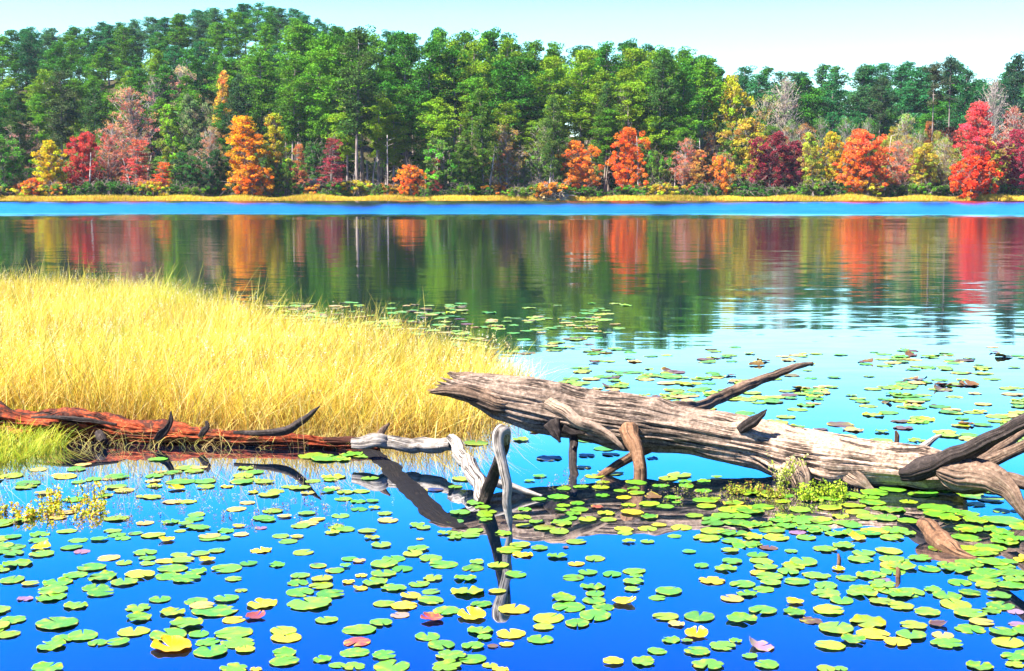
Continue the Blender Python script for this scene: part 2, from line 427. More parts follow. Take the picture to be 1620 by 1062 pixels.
# ------------------------------------------------------------------ trees
def leaf_quads(cent, size, rs, flat=0.0, aspect=1.0):
    """little randomly turned leaf faces at the given centres"""
    n = len(cent)
    d = rs.normal(size=(n, 3)); d[:, 2] += flat; d /= np.linalg.norm(d, axis=1)[:, None]
    r = rs.normal(size=(n, 3)); a = np.cross(d, r); a /= np.linalg.norm(a, axis=1)[:, None]
    b = np.cross(d, a)
    s = size * (0.6 + 0.8 * rs.random(n))[:, None]
    a = a * s * aspect; b = b * s
    V = np.stack([cent - a, cent - b * 0.8, cent + a, cent + b * 0.8], 1).reshape(-1, 3)
    return V, np.arange(n * 4).reshape(-1, 4)
def clumps(cs, per, leaf, rs, flat=0.0, aspect=1.0, gvar=0.08, shell=0.45):
    """cs: rows x,y,z,rx,rz"""
    n = len(cs); d = rs.normal(size=(n, per, 3)); d /= np.linalg.norm(d, axis=2)[..., None]
    rr = shell + (1 - shell) * rs.random((n, per, 1)) ** 0.7
    d = d * rr * np.stack([cs[:, 3], cs[:, 3], cs[:, 4]], -1)[:, None, :]
    c = (cs[:, None, :3] + d).reshape(-1, 3)
    V, Fq = leaf_quads(c, leaf, rs, flat, aspect)
    base = 0.70 + 0.6 * rs.random((n, 1)); hue = rs.normal(size=(n, 1)) * 0.09
    b = (base + 0.16 * rs.normal(size=(n, per))).clip(0.4, 1.5)
    gv = np.exp(rs.normal(size=(n, 1)) * gvar + rs.normal(size=(n, per)) * gvar * 0.5)
    col = np.stack([b * (1 + hue), b * gv, b * (1 - hue)], -1).reshape(-1, 3)
    return V, Fq, np.repeat(col, 4, axis=0)
def pine_proto(seed, H=30.0, base=0.45, rmax=4.0, lean=0.6, per=46, dens=1.0, round_=0.7, r0=0.24):
    rs = np.random.default_rng(seed); random.seed(seed)
    lx, ly = rs.normal(size=2) * lean
    def ax(t): return Vector((lx * t * t + 0.25 * math.sin(t * 5 + seed), ly * t * t, H * t))
    tr = [tube([ax(t) for t in (0, .2, .4, .6, .8, .97)], [r0 * 1.25, r0, r0 * .82, r0 * .62, r0 * .38, 0.05], 8, 1.5, low=0.1, seed=seed)]
    cs = []
    nl = int(20 * dens * (1 - base) / 0.55)
    for i in range(nl):
        u = (i + rs.random() * 0.6) / nl; t = base + (0.98 - base) * u
        prof = min(1.0, 0.45 + 1.3 * u) * (1 - u ** 3.2) ** round_
        for j in range(rs.integers(2, 5)):
            if rs.random() < 0.14: continue
            a = rs.random() * 6.283; L = rmax * prof * (0.55 + 0.6 * rs.random())
            p0 = ax(t); p1 = p0 + Vector((math.cos(a) * L, math.sin(a) * L, L * (0.10 + 0.3 * rs.random())))
            tr.append(tube([p0, (p0 + p1) / 2 + Vector((0, 0, -0.15 * L * 0.3)), p1], [0.09, 0.06, 0.02], 4, 1.2))
            for q in (1.0, 0.62, 0.3):
                if q * L < 0.7 and q < 1: continue
                c = p0.lerp(p1, q) + Vector(rs.normal(size=3) * 0.25)
                r = (0.62 + 0.5 * rs.random()) * (0.8 + 0.12 * rmax * prof)
                cs.append((c.x, c.y, c.z + 0.15, r, r * 0.66))
    for q in range(5):
        c = ax(0.94 + 0.012 * q); cs.append((c.x + rs.normal() * .6, c.y + rs.normal() * .6, c.z, 1.0, 0.75))
    # dead stubs below the crown
    for q in range(6):
        t = base * (0.5 + 0.5 * rs.random()); a = rs.random() * 6.28; p0 = ax(t)
        tr.append(tube([p0, p0 + Vector((math.cos(a), math.sin(a), 0.1)) * (0.5 + rs.random())], [0.04, 0.015], 4, 1.5))
    V, Fq, col = clumps(np.array(cs), per * 2, 0.135, rs, 0.3, 1.15, shell=0.55)
    v, f, u = merge(tr)
    return mesh('pine_trunk_mesh', v, f, M_PINEBARK, uv=u), mesh('pine_crown_mesh', V, Fq, M_NEEDLE, col=col, smooth=False), H
def leaf_proto(seed, H=12.0, base=0.15, rx=3.2, per=60, n=70, leaf=0.17, sparse=0.0, layered=False, pale=False, r0=0.16, stems=1, power=0.75):
    """broadleaf tree: forking limbs, clumps placed at limb ends through an uneven crown"""
    rs = np.random.default_rng(seed)
    tr, cs = [], []
    for st in range(stems):
        ox, oy = (rs.normal(size=2) * 0.35 if stems > 1 else (0, 0))
        lx, ly = rs.normal(size=2) * (0.05 * H if stems == 1 else 0.12 * H)
        def ax(t): return Vector((ox + lx * t * t + 0.12 * math.sin(t * 7 + seed + st), oy + ly * t * t, H * t))
        tr.append(tube([ax(t) for t in (0, .2, .45, .7, .95)], [r0 * 1.3, r0, r0 * .7, r0 * .45, .025], 7, 0.9, low=0.1, seed=seed + st))
        m = int(n * 1.25) // stems
        ga = rs.random() * 6.28
        for i in range(m):
            u = (i + rs.random()) / m; ga += 2.4 + rs.normal() * 0.5
            t = base + (0.97 - base) * u
            prof = math.sin(math.pi * min(0.999, (0.12 + 0.86 * u)) ** power) ** 0.65
            L = rx * prof * (0.3 + 0.95 * rs.random() ** 0.7) * (1 + 0.22 * math.sin(2 * ga + seed) + 0.18 * math.sin(u * 11 + seed))
            if layered: L = rx * (1 - 0.75 * u) * (0.5 + 0.6 * rs.random())
            rise = (0.05 if layered else 0.55) * L
            p1 = ax(t) + Vector((math.cos(ga) * L, math.sin(ga) * L, rise * (0.4 + rs.random() * 0.6)))
            p0 = ax(max(0.05, t - (0.02 if layered else 0.10)))
            md = p0.lerp(p1, 0.5) + Vector(rs.normal(size=3) * 0.12 * L)
            tr.append(tube([p0, md, p1], [r0 * .38 * (1.1 - u), r0 * .22, .02], 4, 0.9))
            for q in range(2 + int(sparse * 4)):
                e2 = md.lerp(p1, rs.random()) ; tr.append(tube([e2, e2 + Vector(rs.normal(size=3) * 0.55 + np.array([0, 0, .35]))], [.028, .012], 3, 0.8))
            if rs.random() < sparse: continue
            r = (0.38 + 0.42 * rs.random()) * (0.6 + 0.12 * rx) * (H / 12) ** 0.3
            cs.append((p1.x, p1.y, p1.z, r * (1.5 if layered else 1), r * (0.35 if layered else 0.75)))
            if L > 1.4: cs.append((md.x, md.y, md.z, r * 0.8, r * (0.3 if layered else 0.6)))
    v, f, u = merge(tr)
    tm = mesh('tree_trunk_mesh', v, f, M_PALEBARK if pale else M_PINEBARK, uv=u)
    V, Fq, col = clumps(np.array(cs), int(per * 1.5), leaf * 0.62, rs, 0.2, 1.1, gvar=0.25)
    return tm, mesh('tree_crown_mesh', V, Fq, M_LEAF, col=col, smooth=False), H
PINES = [pine_proto(101, 30, 0.36, 4.0), pine_proto(102, 30, 0.46, 3.9, dens=1.0), pine_proto(103, 30, 0.28, 4.2), pine_proto(104, 30, 0.18, 4.2, per=42, dens=1.1),
         pine_proto(105, 30, 0.40, 4.4, round_=0.5), pine_proto(106, 30, 0.68, 3.4, dens=0.8), pine_proto(107, 30, 0.08, 4.0, per=44, dens=1.15, round_=0.9)]
LV = dict(
    full=leaf_proto(201, 12, 0.10, 3.3, n=80), full2=leaf_proto(202, 12, 0.16, 3.0, n=80), tall=leaf_proto(203, 16, 0.14, 3.0, n=100, per=55),
    narrow=leaf_proto(204, 14, 0.08, 1.9, n=80, per=50), sparse=leaf_proto(205, 16, 0.28, 3.2, n=110, per=26, sparse=0.25, pale=True, leaf=0.14),
    bare=leaf_proto(206, 16, 0.25, 3.0, n=130, per=10, sparse=0.55, pale=True, leaf=0.12), layer=leaf_proto(207, 12, 0.18, 3.4, n=60, per=40, layered=True, sparse=0.2),
    multi=leaf_proto(208, 10, 0.12, 2.8, n=90, stems=3, pale=True), low=leaf_proto(209, 5, 0.06, 2.2, n=60, per=50, stems=3, leaf=0.15, r0=0.08),
    bush=leaf_proto(210, 2.4, 0.05, 1.6, n=36, per=60, stems=4, leaf=0.13, r0=0.05), bush2=leaf_proto(211, 2.0, 0.05, 1.9, n=36, per=60, stems=5, leaf=0.12, r0=0.05))
def put_tree(proto, x, y, h, col, name, label, cat, group=None, rz=None, wide=1.0, dz=-0.1):
    tm, cm, H = proto
    s = h / H
    t = thing(name, label, cat, (x, y * KY, float(ground_z(x, y)) + dz), random.random() * 6.28 if rz is None else rz, group)
    t.scale = (s * wide, s * wide, s)
    o = link('trunk', tm, t)
    c = link('crown', cm, t); c.color = (*col, 1)
    return t
def top_z(py, Y):           # height above the water that shows at picture row py at distance Y
    r = ray(810, py); return CAM_H + r.z / r.y * Y * KY

G1, G2, G3, G4 = (0.14, 0.37, 0.015), (0.07, 0.27, 0.018), (0.27, 0.46, 0.015), (0.04, 0.22, 0.055)
used = []
def free(x, y, d):
    for a, b in used:
        if (a - x) ** 2 + (b - y) ** 2 < d * d: return False
    used.append((x, y)); return True
npine = 0
PINE_OBJ = []
PL = {
 'hill': ('dense green pine on the wooded hill that rises behind the left shore', 'pines covering the hill on the left'),
 'crest': ('hazy pine standing against the sky on the crest of the hill', 'pines along the crest of the hill'),
 'mid': ('tall straight green pine in the dark stand behind the middle of the far shore', 'tall pines behind the middle of the shore'),
 'front': ('tall pine with a pale bare trunk at the front of the stand by the far waterline', 'front row pines by the far waterline'),
 'right': ('slender blue green pine rising behind the red and yellow trees on the right', 'pines behind the autumn trees on the right'),
}
def pine_row(Y, sp, px0, px1, hf, key, protos, jit=2.0, cols=None):
    global npine
    x = xat(px0, Y)
    while x < xat(px1, Y):
        yy = Y + random.uniform(-jit, jit); xx = x + random.uniform(-1, 1) * sp * 0.25
        x += sp * random.uniform(0.8, 1.2)
        px = 810 + xx / yy / 1.006 * FA
        h = hf(px, yy)
        zt = top_z(float(skyline(px)), yy) - float(ground_z(xx, yy))
        if h is None: h = zt * random.uniform(0.93, 1.02)
        h = min(h, zt * random.uniform(0.95, 1.03))
        if h < 8: continue
        if not free(xx, yy, sp * 0.4): continue
        c = random.choice(cols or [G1, G2, G2, G3, G1]); b = random.uniform(0.8, 1.25)
        lab, grp = PL[key]
        t_ = put_tree(PINES[random.choice(protos)], xx, yy, h, [q * b for q in c], 'pine_tree', lab, 'pine tree', grp, wide=(random.uniform(1.05, 1.35) if key in ('mid', 'front') else random.uniform(1.1, 1.45)) * min(1.5, 30 / h) ** 0.6)
        PINE_OBJ.append((t_, dict(px=px, Y=Y, h=h, key=key)))
        npine += 1
random.seed(5)
GB = [G4, G2, G4, (0.08, 0.24, 0.07)]
# crest and hill, back to front
pine_row(352, 7.6, -60, 640, lambda p, y: None, 'crest', [0, 2, 4, 1], 3, GB)
pine_row(334, 8.5, -60, 600, lambda p, y: random.uniform(20, 25), 'hill', [0, 2, 3, 4], 4, GB)
pine_row(314, 8.5, -60, 560, lambda p, y: random.uniform(19, 25), 'hill', [2, 3, 4, 0], 4, GB)
pine_row(294, 8.2, -60, 540, lambda p, y: random.uniform(19, 25), 'hill', [2, 3, 4, 0], 4, [G2, G1, G4])
pine_row(276, 8.0, -60, 520, lambda p, y: random.uniform(18, 25), 'hill', [2, 3, 4, 0], 4, [G2, G1, G4])
pine_row(259, 7.6, -60, 520, lambda p, y: random.uniform(18, 24), 'hill', [2, 3, 0, 4], 3, [G2, G1, G3])
pine_row(244, 7.4, -60, 520, lambda p, y: random.uniform(16, 24), 'hill', [2, 3, 0, 6], 3)
pine_row(230, 7.4, -40, 500, lambda p, y: random.uniform(14, 22) if p < 380 else random.uniform(22, 28), 'hill', [2, 3, 6, 0], 3)
# the tall stand in the middle
pine_row(262, 6.2, 540, 1120, lambda p, y: None, 'mid', [3, 2, 6, 4], 3, [G2, G1, G4])
pine_row(240, 5.6, 470, 1120, lambda p, y: random.uniform(29, 36), 'mid', [0, 4, 2, 1], 3)
pine_row(222, 5.0, 470, 1120, lambda p, y: random.uniform(26, 35), 'mid', [0, 1, 2, 4, 3], 3)
pine_row(209, 4.9, 470, 1100, lambda p, y: random.uniform(21, 33), 'mid', [0, 1, 2, 4], 2.5, [G1, G3, G1, G2])
pine_row(199, 5.0, 545, 1090, lambda p, y: random.uniform(14, 29), 'front', [1, 5, 0, 1, 2], 2, [G1, G3, G3])
# right
pine_row(275, 5.2, 1080, 1700, lambda p, y: None, 'right', [3, 2, 4, 0], 4, GB)
pine_row(250, 5.6, 1090, 1700, lambda p, y: random.uniform(21, 28), 'right', [0, 3, 6, 2], 4, GB)
pine_row(228, 7.0, 1100, 1500, lambda p, y: random.uniform(17, 24), 'right', [0, 1, 2, 3], 3, GB)
pine_row(264, 6.0, 1090, 1700, lambda p, y: random.uniform(19, 25), 'right', [3, 6, 2], 3, GB)
print('pines', npine)
def single_pine(px, Y, ptop, proto, col, label, wide=1.0, group=None):
    x = xat(px, Y); h = top_z(ptop, Y) - float(ground_z(x, Y))
    put_tree(PINES[proto], x, Y, h, col, 'pine_tree', label, 'pine tree', group, wide=wide)
single_pine(1462, 212, 98, 5, (0.09, 0.12, 0.05), 'tall thin sparse pine with long bare trunk behind the yellow shrubs', 0.8)
single_pine(1490, 216, 88, 5, (0.06, 0.13, 0.06), 'tall bare trunked pine with small top, right of the thin sparse pine', 0.85)
single_pine(1585, 236, 84, 0, (0.035, 0.11, 0.05), 'dark blue green pine standing alone against the sky above the crimson tree', 0.95)
single_pine(1380, 214, 120, 1, (0.07, 0.14, 0.05), 'pine with a pale leaning trunk above the coral orange tree', 0.85)
single_pine(765, 194, 140, 6, (0.13, 0.27, 0.02), 'bright lime green pine leafy down to the ground in the middle of the shore')
single_pine(735, 193, 205, 6, (0.12, 0.25, 0.02), 'short bright green young pine left of the lime green pine', 1.2)
single_pine(875, 194, 150, 3, (0.12, 0.24, 0.03), 'bright green pine above the pale root mound on the shore')
single_pine(960, 200, 130, 3, (0.09, 0.2, 0.03), 'leafy green pine between the two orange trees', 0.9)
single_pine(570, 194, 40, 0, (0.085, 0.2, 0.03), 'tall pine with long bare trunks at the left end of the dark stand', 1.15)
single_pine(1040, 200, 90, 2, (0.07, 0.18, 0.03), 'broad green pine just right of the brightest orange tree', 1.1)
single_pine(110, 216, 110, 0, (0.10, 0.17, 0.05), 'pale green tall pine with a visible bare trunk on the left above the red trees', 1.25)
single_pine(45, 205, 150, 2, (0.07, 0.16, 0.03), 'full green pine at the far left of the shore', 1.1)
single_pine(160, 208, 140, 3, (0.07, 0.18, 0.035), 'rounded mid green pine above the crimson and pink trees', 1.1)
single_pine(390, 214, 118, 3, (0.05, 0.13, 0.04), 'dark green pine behind the golden tree', 1.1)

GOLD, YEL, RED, PINK, CRIM, ORG, SAL, MAR, LIME, OLV, DOR = (0.78, 0.36, 0.012), (0.68, 0.50, 0.015), (0.62, 0.055, 0.04), (0.72, 0.20, 0.12), (0.62, 0.075, 0.06), (0.86, 0.20, 0.02), (0.66, 0.26, 0.16), (0.24, 0.035, 0.05), (0.30, 0.42, 0.02), (0.30, 0.28, 0.06), (0.6, 0.28, 0.07)
TREES = [  # px, Y, row of the top, width px, prototype, colour, label
 (18, 195, 212, 85, 'full', (0.10, 0.30, 0.03), 'bushy bright green broadleaf tree at the left end of the far shore'),
 (88, 194, 222, 60, 'full2', YEL, 'small yellow tree between the green tree and the crimson tree on the left shore'),
 (64, 192, 282, 34, 'low', ORG, 'low orange shrub like tree at the foot of the yellow tree'),
 (98, 192, 288, 22, 'low', DOR, 'tiny orange brown sapling at the foot of the yellow tree, right of the orange shrub'),
 (138, 195, 208, 66, 'full', CRIM, 'crimson red maple, the redder of the left shore trees'),
 (178, 199, 196, 60, 'sparse', PINK, 'pink orange tree just right of the crimson maple'),
 (222, 196, 214, 62, 'layer', (0.64, 0.12, 0.08), 'rose red tree with drooping layered branches beside pale stems'),
 (262, 192, 252, 46, 'layer', (0.8, 0.14, 0.03), 'small orange red layered tree right of the rose red tree'),
 (228, 216, 138, 80, 'sparse', SAL, 'tall sparse salmon orange tree rising behind the red trees on the left'),
 (287, 246, 104, 62, 'sparse', (0.72, 0.38, 0.24), 'pale peach half bare tree high on the hillside'),
 (258, 244, 118, 44, 'bare', (0.55, 0.25, 0.25), 'mauve nearly bare tree left of the pale peach tree on the hillside'),
 (358, 240, 110, 34, 'narrow', (0.75, 0.42, 0.06), 'small golden orange tree among the pines on the hillside'),
 (318, 222, 150, 60, 'full2', (0.22, 0.30, 0.10), 'soft pale olive green tree behind the yellow green tree on the left'),
 (283, 198, 164, 52, 'narrow', (0.22, 0.38, 0.02), 'narrow yellow green tree reaching from the shore to above the red trees'),
 (395, 193, 182, 82, 'tall', GOLD, 'large golden yellow tree, the biggest gold crown on the left shore'),
 (402, 191, 262, 62, 'low', (0.80, 0.26, 0.02), 'low orange layered tree beneath the large golden tree'),
 (445, 195, 178, 46, 'narrow', (0.48, 0.42, 0.02), 'slim yellow green tree right of the large golden tree'),
 (478, 194, 222, 38, 'layer', (0.6, 0.2, 0.08), 'thin rusty layered tree in front of the dark stand left of the pines'),
 (527, 194, 212, 58, 'layer', (0.36, 0.06, 0.07), 'dark wine red layered tree at the left edge of the tall pine stand'),
 (649, 192, 262, 46, 'low', (0.85, 0.27, 0.03), 'small bright orange tree alone before the dark tall pines'),
 (691, 194, 246, 24, 'layer', (0.52, 0.08, 0.07), 'tiny dark red sapling right of the small orange tree'),
 (803, 196, 196, 60, 'sparse', (0.58, 0.30, 0.08), 'dull orange half bare tree among pale trunks in the middle'),
 (852, 197, 190, 60, 'sparse', (0.20, 0.34, 0.03), 'thin yellow green tree above the root mound'),
 (917, 193, 222, 64, 'full2', (0.84, 0.26, 0.03), 'rounded orange tree, the left one of the two big orange trees'),
 (990, 195, 202, 66, 'full', (0.92, 0.22, 0.025), 'brightest orange tree standing tall before the green pines'),
 (1077, 195, 218, 56, 'sparse', (0.72, 0.22, 0.12), 'salmon red tree with a thin leaning stem right of the brightest orange tree'),
 (1098, 194, 236, 36, 'narrow', DOR, 'small orange yellow tree between the salmon tree and the yellow trees'),
 (1132, 194, 248, 40, 'low', (0.8, 0.3, 0.03), 'low yellow orange tree near the pale fallen pole'),
 (1150, 218, 118, 78, 'full2', (0.46, 0.44, 0.02), 'high yellow topped tree behind the salmon red tree'),
 (1175, 200, 186, 84, 'full', (0.52, 0.40, 0.04), 'broad mustard yellow tree left of the dark maroon trees'),
 (1212, 195, 208, 72, 'full2', (0.30, 0.035, 0.05), 'dark maroon tree with a red top beside the mustard tree'),
 (1250, 196, 222, 62, 'full', (0.22, 0.03, 0.05), 'deep purple brown tree, the darkest on the right shore'),
 (1278, 193, 208, 40, 'narrow', (0.46, 0.46, 0.05), 'slim yellow green tree with pale twigs at its foot'),
 (1318, 197, 208, 60, 'full2', (0.62, 0.46, 0.03), 'yellow tree just left of the coral orange tree'),
 (1368, 193, 204, 96, 'full', (0.90, 0.20, 0.05), 'wide coral orange tree reaching down to the grass on the right shore'),
 (1345, 192, 236, 50, 'multi', (0.86, 0.27, 0.02), 'smaller bright orange tree at the left foot of the coral tree'),
 (1418, 197, 222, 46, 'sparse', (0.74, 0.24, 0.14), 'pinkish orange thin tree right of the coral tree'),
 (1450, 196, 226, 56, 'full2', (0.52, 0.42, 0.04), 'olive yellow tree below the two bare trunked pines'),
 (1484, 197, 218, 50, 'sparse', (0.36, 0.34, 0.06), 'thin olive tree left of the crimson pink tree'),
 (1532, 194, 160, 74, 'tall', (0.84, 0.11, 0.10), 'tall crimson pink tree, the brightest red on the far shore'),
 (1536, 191, 248, 70, 'low', (0.88, 0.10, 0.02), 'low scarlet orange tree under the tall crimson pink tree'),
 (1603, 196, 204, 74, 'full2', (0.42, 0.04, 0.07), 'maroon red tree at the right end of the far shore'),
 (1590, 206, 168, 70, 'sparse', (0.50, 0.14, 0.10), 'faded red brown tree behind the maroon tree at the right end'),
 (1232, 226, 122, 74, 'bare', (0.45, 0.36, 0.22), 'greyish nearly bare tree above the mustard yellow tree'),
 (1198, 230, 150, 60, 'sparse', (0.42, 0.34, 0.10), 'thin tan tree left of the greyish bare tree'),
 (1555, 214, 124, 60, 'bare', (0.4, 0.3, 0.25), 'grey bare tree with spreading limbs behind the crimson pink tree'),
 (1425, 206, 180, 60, 'sparse', (0.34, 0.36, 0.08), 'pale green thin tree between the pines on the right'),
 (40, 208, 190, 60, 'sparse', (0.5, 0.26, 0.2), 'brownish pink thin tree behind the green tree at the far left'),
 (338, 196, 200, 46, 'sparse', (0.5, 0.24, 0.12), 'thin russet tree between the green tree and the golden tree'),
 (985, 207, 128, 46, 'bare', (0.2, 0.3, 0.05), 'dead pale grey tree with upright forks above the brightest orange tree'),
 (300, 193, 240, 54, 'full2', (0.05, 0.17, 0.03), 'dark green rounded tree right of the orange red layered tree'),
 (340, 193, 236, 50, 'full', (0.035, 0.12, 0.03), 'very dark green tree left of the large golden tree'),
 (455, 194, 252, 40, 'low', (0.16, 0.3, 0.03), 'low green tree right of the orange layered tree'),
 (880, 197, 250, 30, 'layer', (0.2, 0.3, 0.03), 'small yellow green tree between the root mound and the orange tree'),
 (1026, 194, 240, 36, 'low', (0.14, 0.27, 0.03), 'low green tree at the right foot of the brightest orange tree'),
]
for px, Y, pt, wpx, pk, col, lab in TREES:
    x = xat(px, Y); h = top_z(pt, Y) - float(ground_z(x, Y))
    pr = LV[pk]; base_w = {'full': 7.6, 'full2': 7.2, 'tall': 7.2, 'narrow': 4.6, 'sparse': 7.6, 'bare': 7.2, 'layer': 7.4, 'multi': 7.0, 'low': 5.0}[pk] * h / pr[2]
    wide = min(2.2, max(0.6, wpx * Y / FA / base_w))
    name = 'bare_tree' if pk == 'bare' else 'autumn_tree' if col[0] > col[1] * 1.05 else 'broadleaf_tree'
    if h < 6.5: name = 'small_' + name
    put_tree(pr, x, Y, h, col, name, lab, 'tree', wide=wide)
# shrubs along the bank
random.seed(21)
SHRUB_OBJ = []; UNDER_OBJ = []; TRUNK_OBJ = []
for px in np.arange(-10, 1640, 15):
    Y = random.uniform(190.5, 196) + 4.5 * float(sstep(40, 110, xat(px, 190)))
    h = random.uniform(1.3, 3.0)
    c = random.choice([(0.09, 0.22, 0.02), (0.06, 0.16, 0.02), (0.15, 0.27, 0.02), (0.045, 0.12, 0.02)])
    if random.random() < 0.16: c = random.choice([(0.7, 0.3, 0.03), (0.55, 0.45, 0.03)])
    warm = c[0] > c[1]
    nm = 'shrub'
    g = 'orange and yellow shrubs along the far bank' if warm else 'green shrubs along the far bank'
    lb = 'small orange or yellow shrub at the foot of the far trees behind the shore grass' if warm else 'low green shrub at the foot of the far trees behind the shore grass'
    t_ = put_tree(LV[random.choice(['bush', 'bush2'])], xat(px, Y) + random.uniform(-.8, .8), Y, h, c, nm, lb, 'shrub', g, wide=random.uniform(0.9, 1.5))
    SHRUB_OBJ.append((t_, dict(px=float(px), Y=Y, h=h, key='warm' if warm else 'green')))
# taller undergrowth filling the gaps between the trunks
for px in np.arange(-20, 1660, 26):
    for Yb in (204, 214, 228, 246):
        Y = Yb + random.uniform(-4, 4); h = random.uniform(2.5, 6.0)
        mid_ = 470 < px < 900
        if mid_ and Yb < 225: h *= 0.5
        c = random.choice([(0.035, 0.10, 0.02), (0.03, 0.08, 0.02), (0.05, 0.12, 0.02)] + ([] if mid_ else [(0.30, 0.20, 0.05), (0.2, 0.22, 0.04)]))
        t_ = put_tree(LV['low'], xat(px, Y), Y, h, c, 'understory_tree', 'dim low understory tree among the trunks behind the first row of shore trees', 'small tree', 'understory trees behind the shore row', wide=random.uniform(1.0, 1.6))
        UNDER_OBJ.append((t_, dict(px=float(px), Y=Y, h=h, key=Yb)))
# mixed broadleaf trees knitting the bank together
random.seed(33)
MIX_OBJ = []
def mixrow(px0, px1, step, Y0, pys, cols, protos):
    px = px0
    while px < px1:
        px += step * random.uniform(0.7, 1.3); Y = Y0 + random.uniform(-2.5, 2.5)
        x = xat(px, Y); h = top_z(random.uniform(*pys), Y) - float(ground_z(x, Y))
        c = random.choice(cols); b = random.uniform(0.75, 1.15); pk = random.choice(protos)
        t_ = put_tree(LV[pk], x, Y, h, [q * b for q in c], 'mixed_tree', '-', 'tree', wide=random.uniform(0.9, 1.5) * 12 / max(h, 6) * 0.8)
        MIX_OBJ.append((t_, dict(px=px, Y=Y, h=h, key='olive and green' if c[1] > c[0] * 0.8 else 'rust coloured')))
MC = [(0.36, 0.34, 0.05), (0.20, 0.28, 0.04), (0.12, 0.24, 0.03), (0.46, 0.40, 0.05), (0.5, 0.20, 0.06), (0.30, 0.09, 0.05), (0.55, 0.33, 0.05)]
mixrow(1080, 1640, 17, 203, (212, 262), MC, ['full', 'full2', 'sparse', 'multi'])
mixrow(1090, 1640, 22, 211, (185, 225), MC + [(0.12, 0.24, 0.03)] * 3, ['full', 'tall', 'sparse', 'sparse'])
MG = [(0.10, 0.22, 0.03), (0.16, 0.28, 0.03), (0.07, 0.18, 0.03), (0.42, 0.17, 0.08), (0.34, 0.30, 0.06)]
mixrow(-20, 480, 30, 203, (205, 262), MG, ['full', 'full2', 'sparse', 'multi'])
mixrow(680, 900, 26, 198, (215, 265), [(0.16, 0.34, 0.03), (0.22, 0.36, 0.03), (0.12, 0.26, 0.03), (0.45, 0.25, 0.06)], ['narrow', 'sparse', 'multi', 'full2'])
# slim pale trunks seen in front of the dark woods
random.seed(8)
def bare_trunk(px, Y, ptop, r, lab, grp=None, lean=0.3):
    x = xat(px, Y); z = float(ground_z(x, Y)); h = top_z(ptop, Y) - z
    t = thing('dead_tree', lab, 'dead tree', (x, Y * KY, z - 0.2), 0, grp)
    pts = [Vector((lean * q * q * 3 + 0.1 * math.sin(q * 6 + px), 0, h * q)) for q in (0, .3, .6, 1)]
    prt = [tube(pts, [r * 1.25, r, r * .8, r * .4], 7, 1.0, low=.15, seed=px)]
    for q in range(7):
        p = pts[1].lerp(pts[3], random.random()); a = random.random() * 6.28
        prt.append(tube([p, p + Vector((math.cos(a), math.sin(a), .35)) * random.uniform(.5, 1.5)], [.05, .015], 4, 1))
    v, f, u = merge(prt)
    link('trunk', mesh('bare_trunk_mesh', v, f, M_PALEBARK, uv=u), t)
    if grp: TRUNK_OBJ.append((t, dict(px=float(px), Y=Y, h=h, key='t')))
for i, px in enumerate([562, 568, 584, 601, 615, 718, 726, 742, 758, 776, 783, 803, 812, 828, 862, 885, 957, 1107, 706, 750, 793, 820, 838, 870, 1008, 1393, 592, 675, 149, 213, 240, 457]):
    bare_trunk(px, random.uniform(193, 200), random.uniform(205, 255), random.uniform(0.10, 0.22), 'slim pale bare trunk catching sun in front of the dark woods', 'slim pale trunks in front of the dark woods', random.uniform(-.4, .4))
# ------------------------------------------------------------------ the big fallen tree
def pr(px_r, Y): return px_r * Y / FA
DY = -0.10
def limb(name, pts, mat, parent, seg=24, step=0.03, rough=0.10, low=0.12, jag0=0, jag1=0, seed=1, label=None, k=4.0, squash=None, kink=0.25, swell=()):
    """pts: (column, row, radius px, distance)"""
    pts = [(a, b, r, d + DY) for a, b, r, d in pts]
    P = [at(a, b, d) for a, b, r, d in pts]; R = [pr(r, d) for a, b, r, d in pts]
    v, f, u = tube(P, R, seg, step, rough, low, jag0, jag1, seed, k, squash, kink, [(at(a, b, d + DY), am, wd) for a, b, d, am, wd in swell])
    o = link(name, mesh(name + '_mesh', v, f, mat, uv=u), parent)
    if label: o['label'] = label
    return o
def rel(parent):         # keep children where they were built although the empty has its own place
    bpy.context.view_layer.update()
    inv = parent.matrix_world.inverted()
    for c in list(bpy.data.objects):
        if c.parent == parent: c.matrix_parent_inverse = inv
big = thing('fallen_tree', 'big weathered grey brown dead trunk lying over the water, broken end raised on the left', 'fallen tree', tuple(on(1290, 772)))
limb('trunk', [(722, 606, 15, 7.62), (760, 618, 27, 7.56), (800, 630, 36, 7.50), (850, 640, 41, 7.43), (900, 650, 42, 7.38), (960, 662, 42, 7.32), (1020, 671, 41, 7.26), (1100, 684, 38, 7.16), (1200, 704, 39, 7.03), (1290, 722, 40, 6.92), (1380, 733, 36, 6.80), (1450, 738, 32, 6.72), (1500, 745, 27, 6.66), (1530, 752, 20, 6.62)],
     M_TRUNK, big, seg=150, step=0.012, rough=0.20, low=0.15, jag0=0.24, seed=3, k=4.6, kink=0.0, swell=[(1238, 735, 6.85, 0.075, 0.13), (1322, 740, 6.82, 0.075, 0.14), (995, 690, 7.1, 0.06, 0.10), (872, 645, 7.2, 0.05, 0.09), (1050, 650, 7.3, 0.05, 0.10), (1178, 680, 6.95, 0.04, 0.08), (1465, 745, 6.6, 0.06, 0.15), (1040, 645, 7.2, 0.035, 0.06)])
limb('splinter', [(682, 619, 4, 7.50), (705, 618, 10, 7.48), (740, 622, 16, 7.47), (790, 636, 20, 7.42), (830, 650, 18, 7.38)], M_LOG, big, 32, 0.012, 0.5, 0.35, 0.04, 0, 5, 'jagged lower splinter at the broken end', squash=(1, .8))
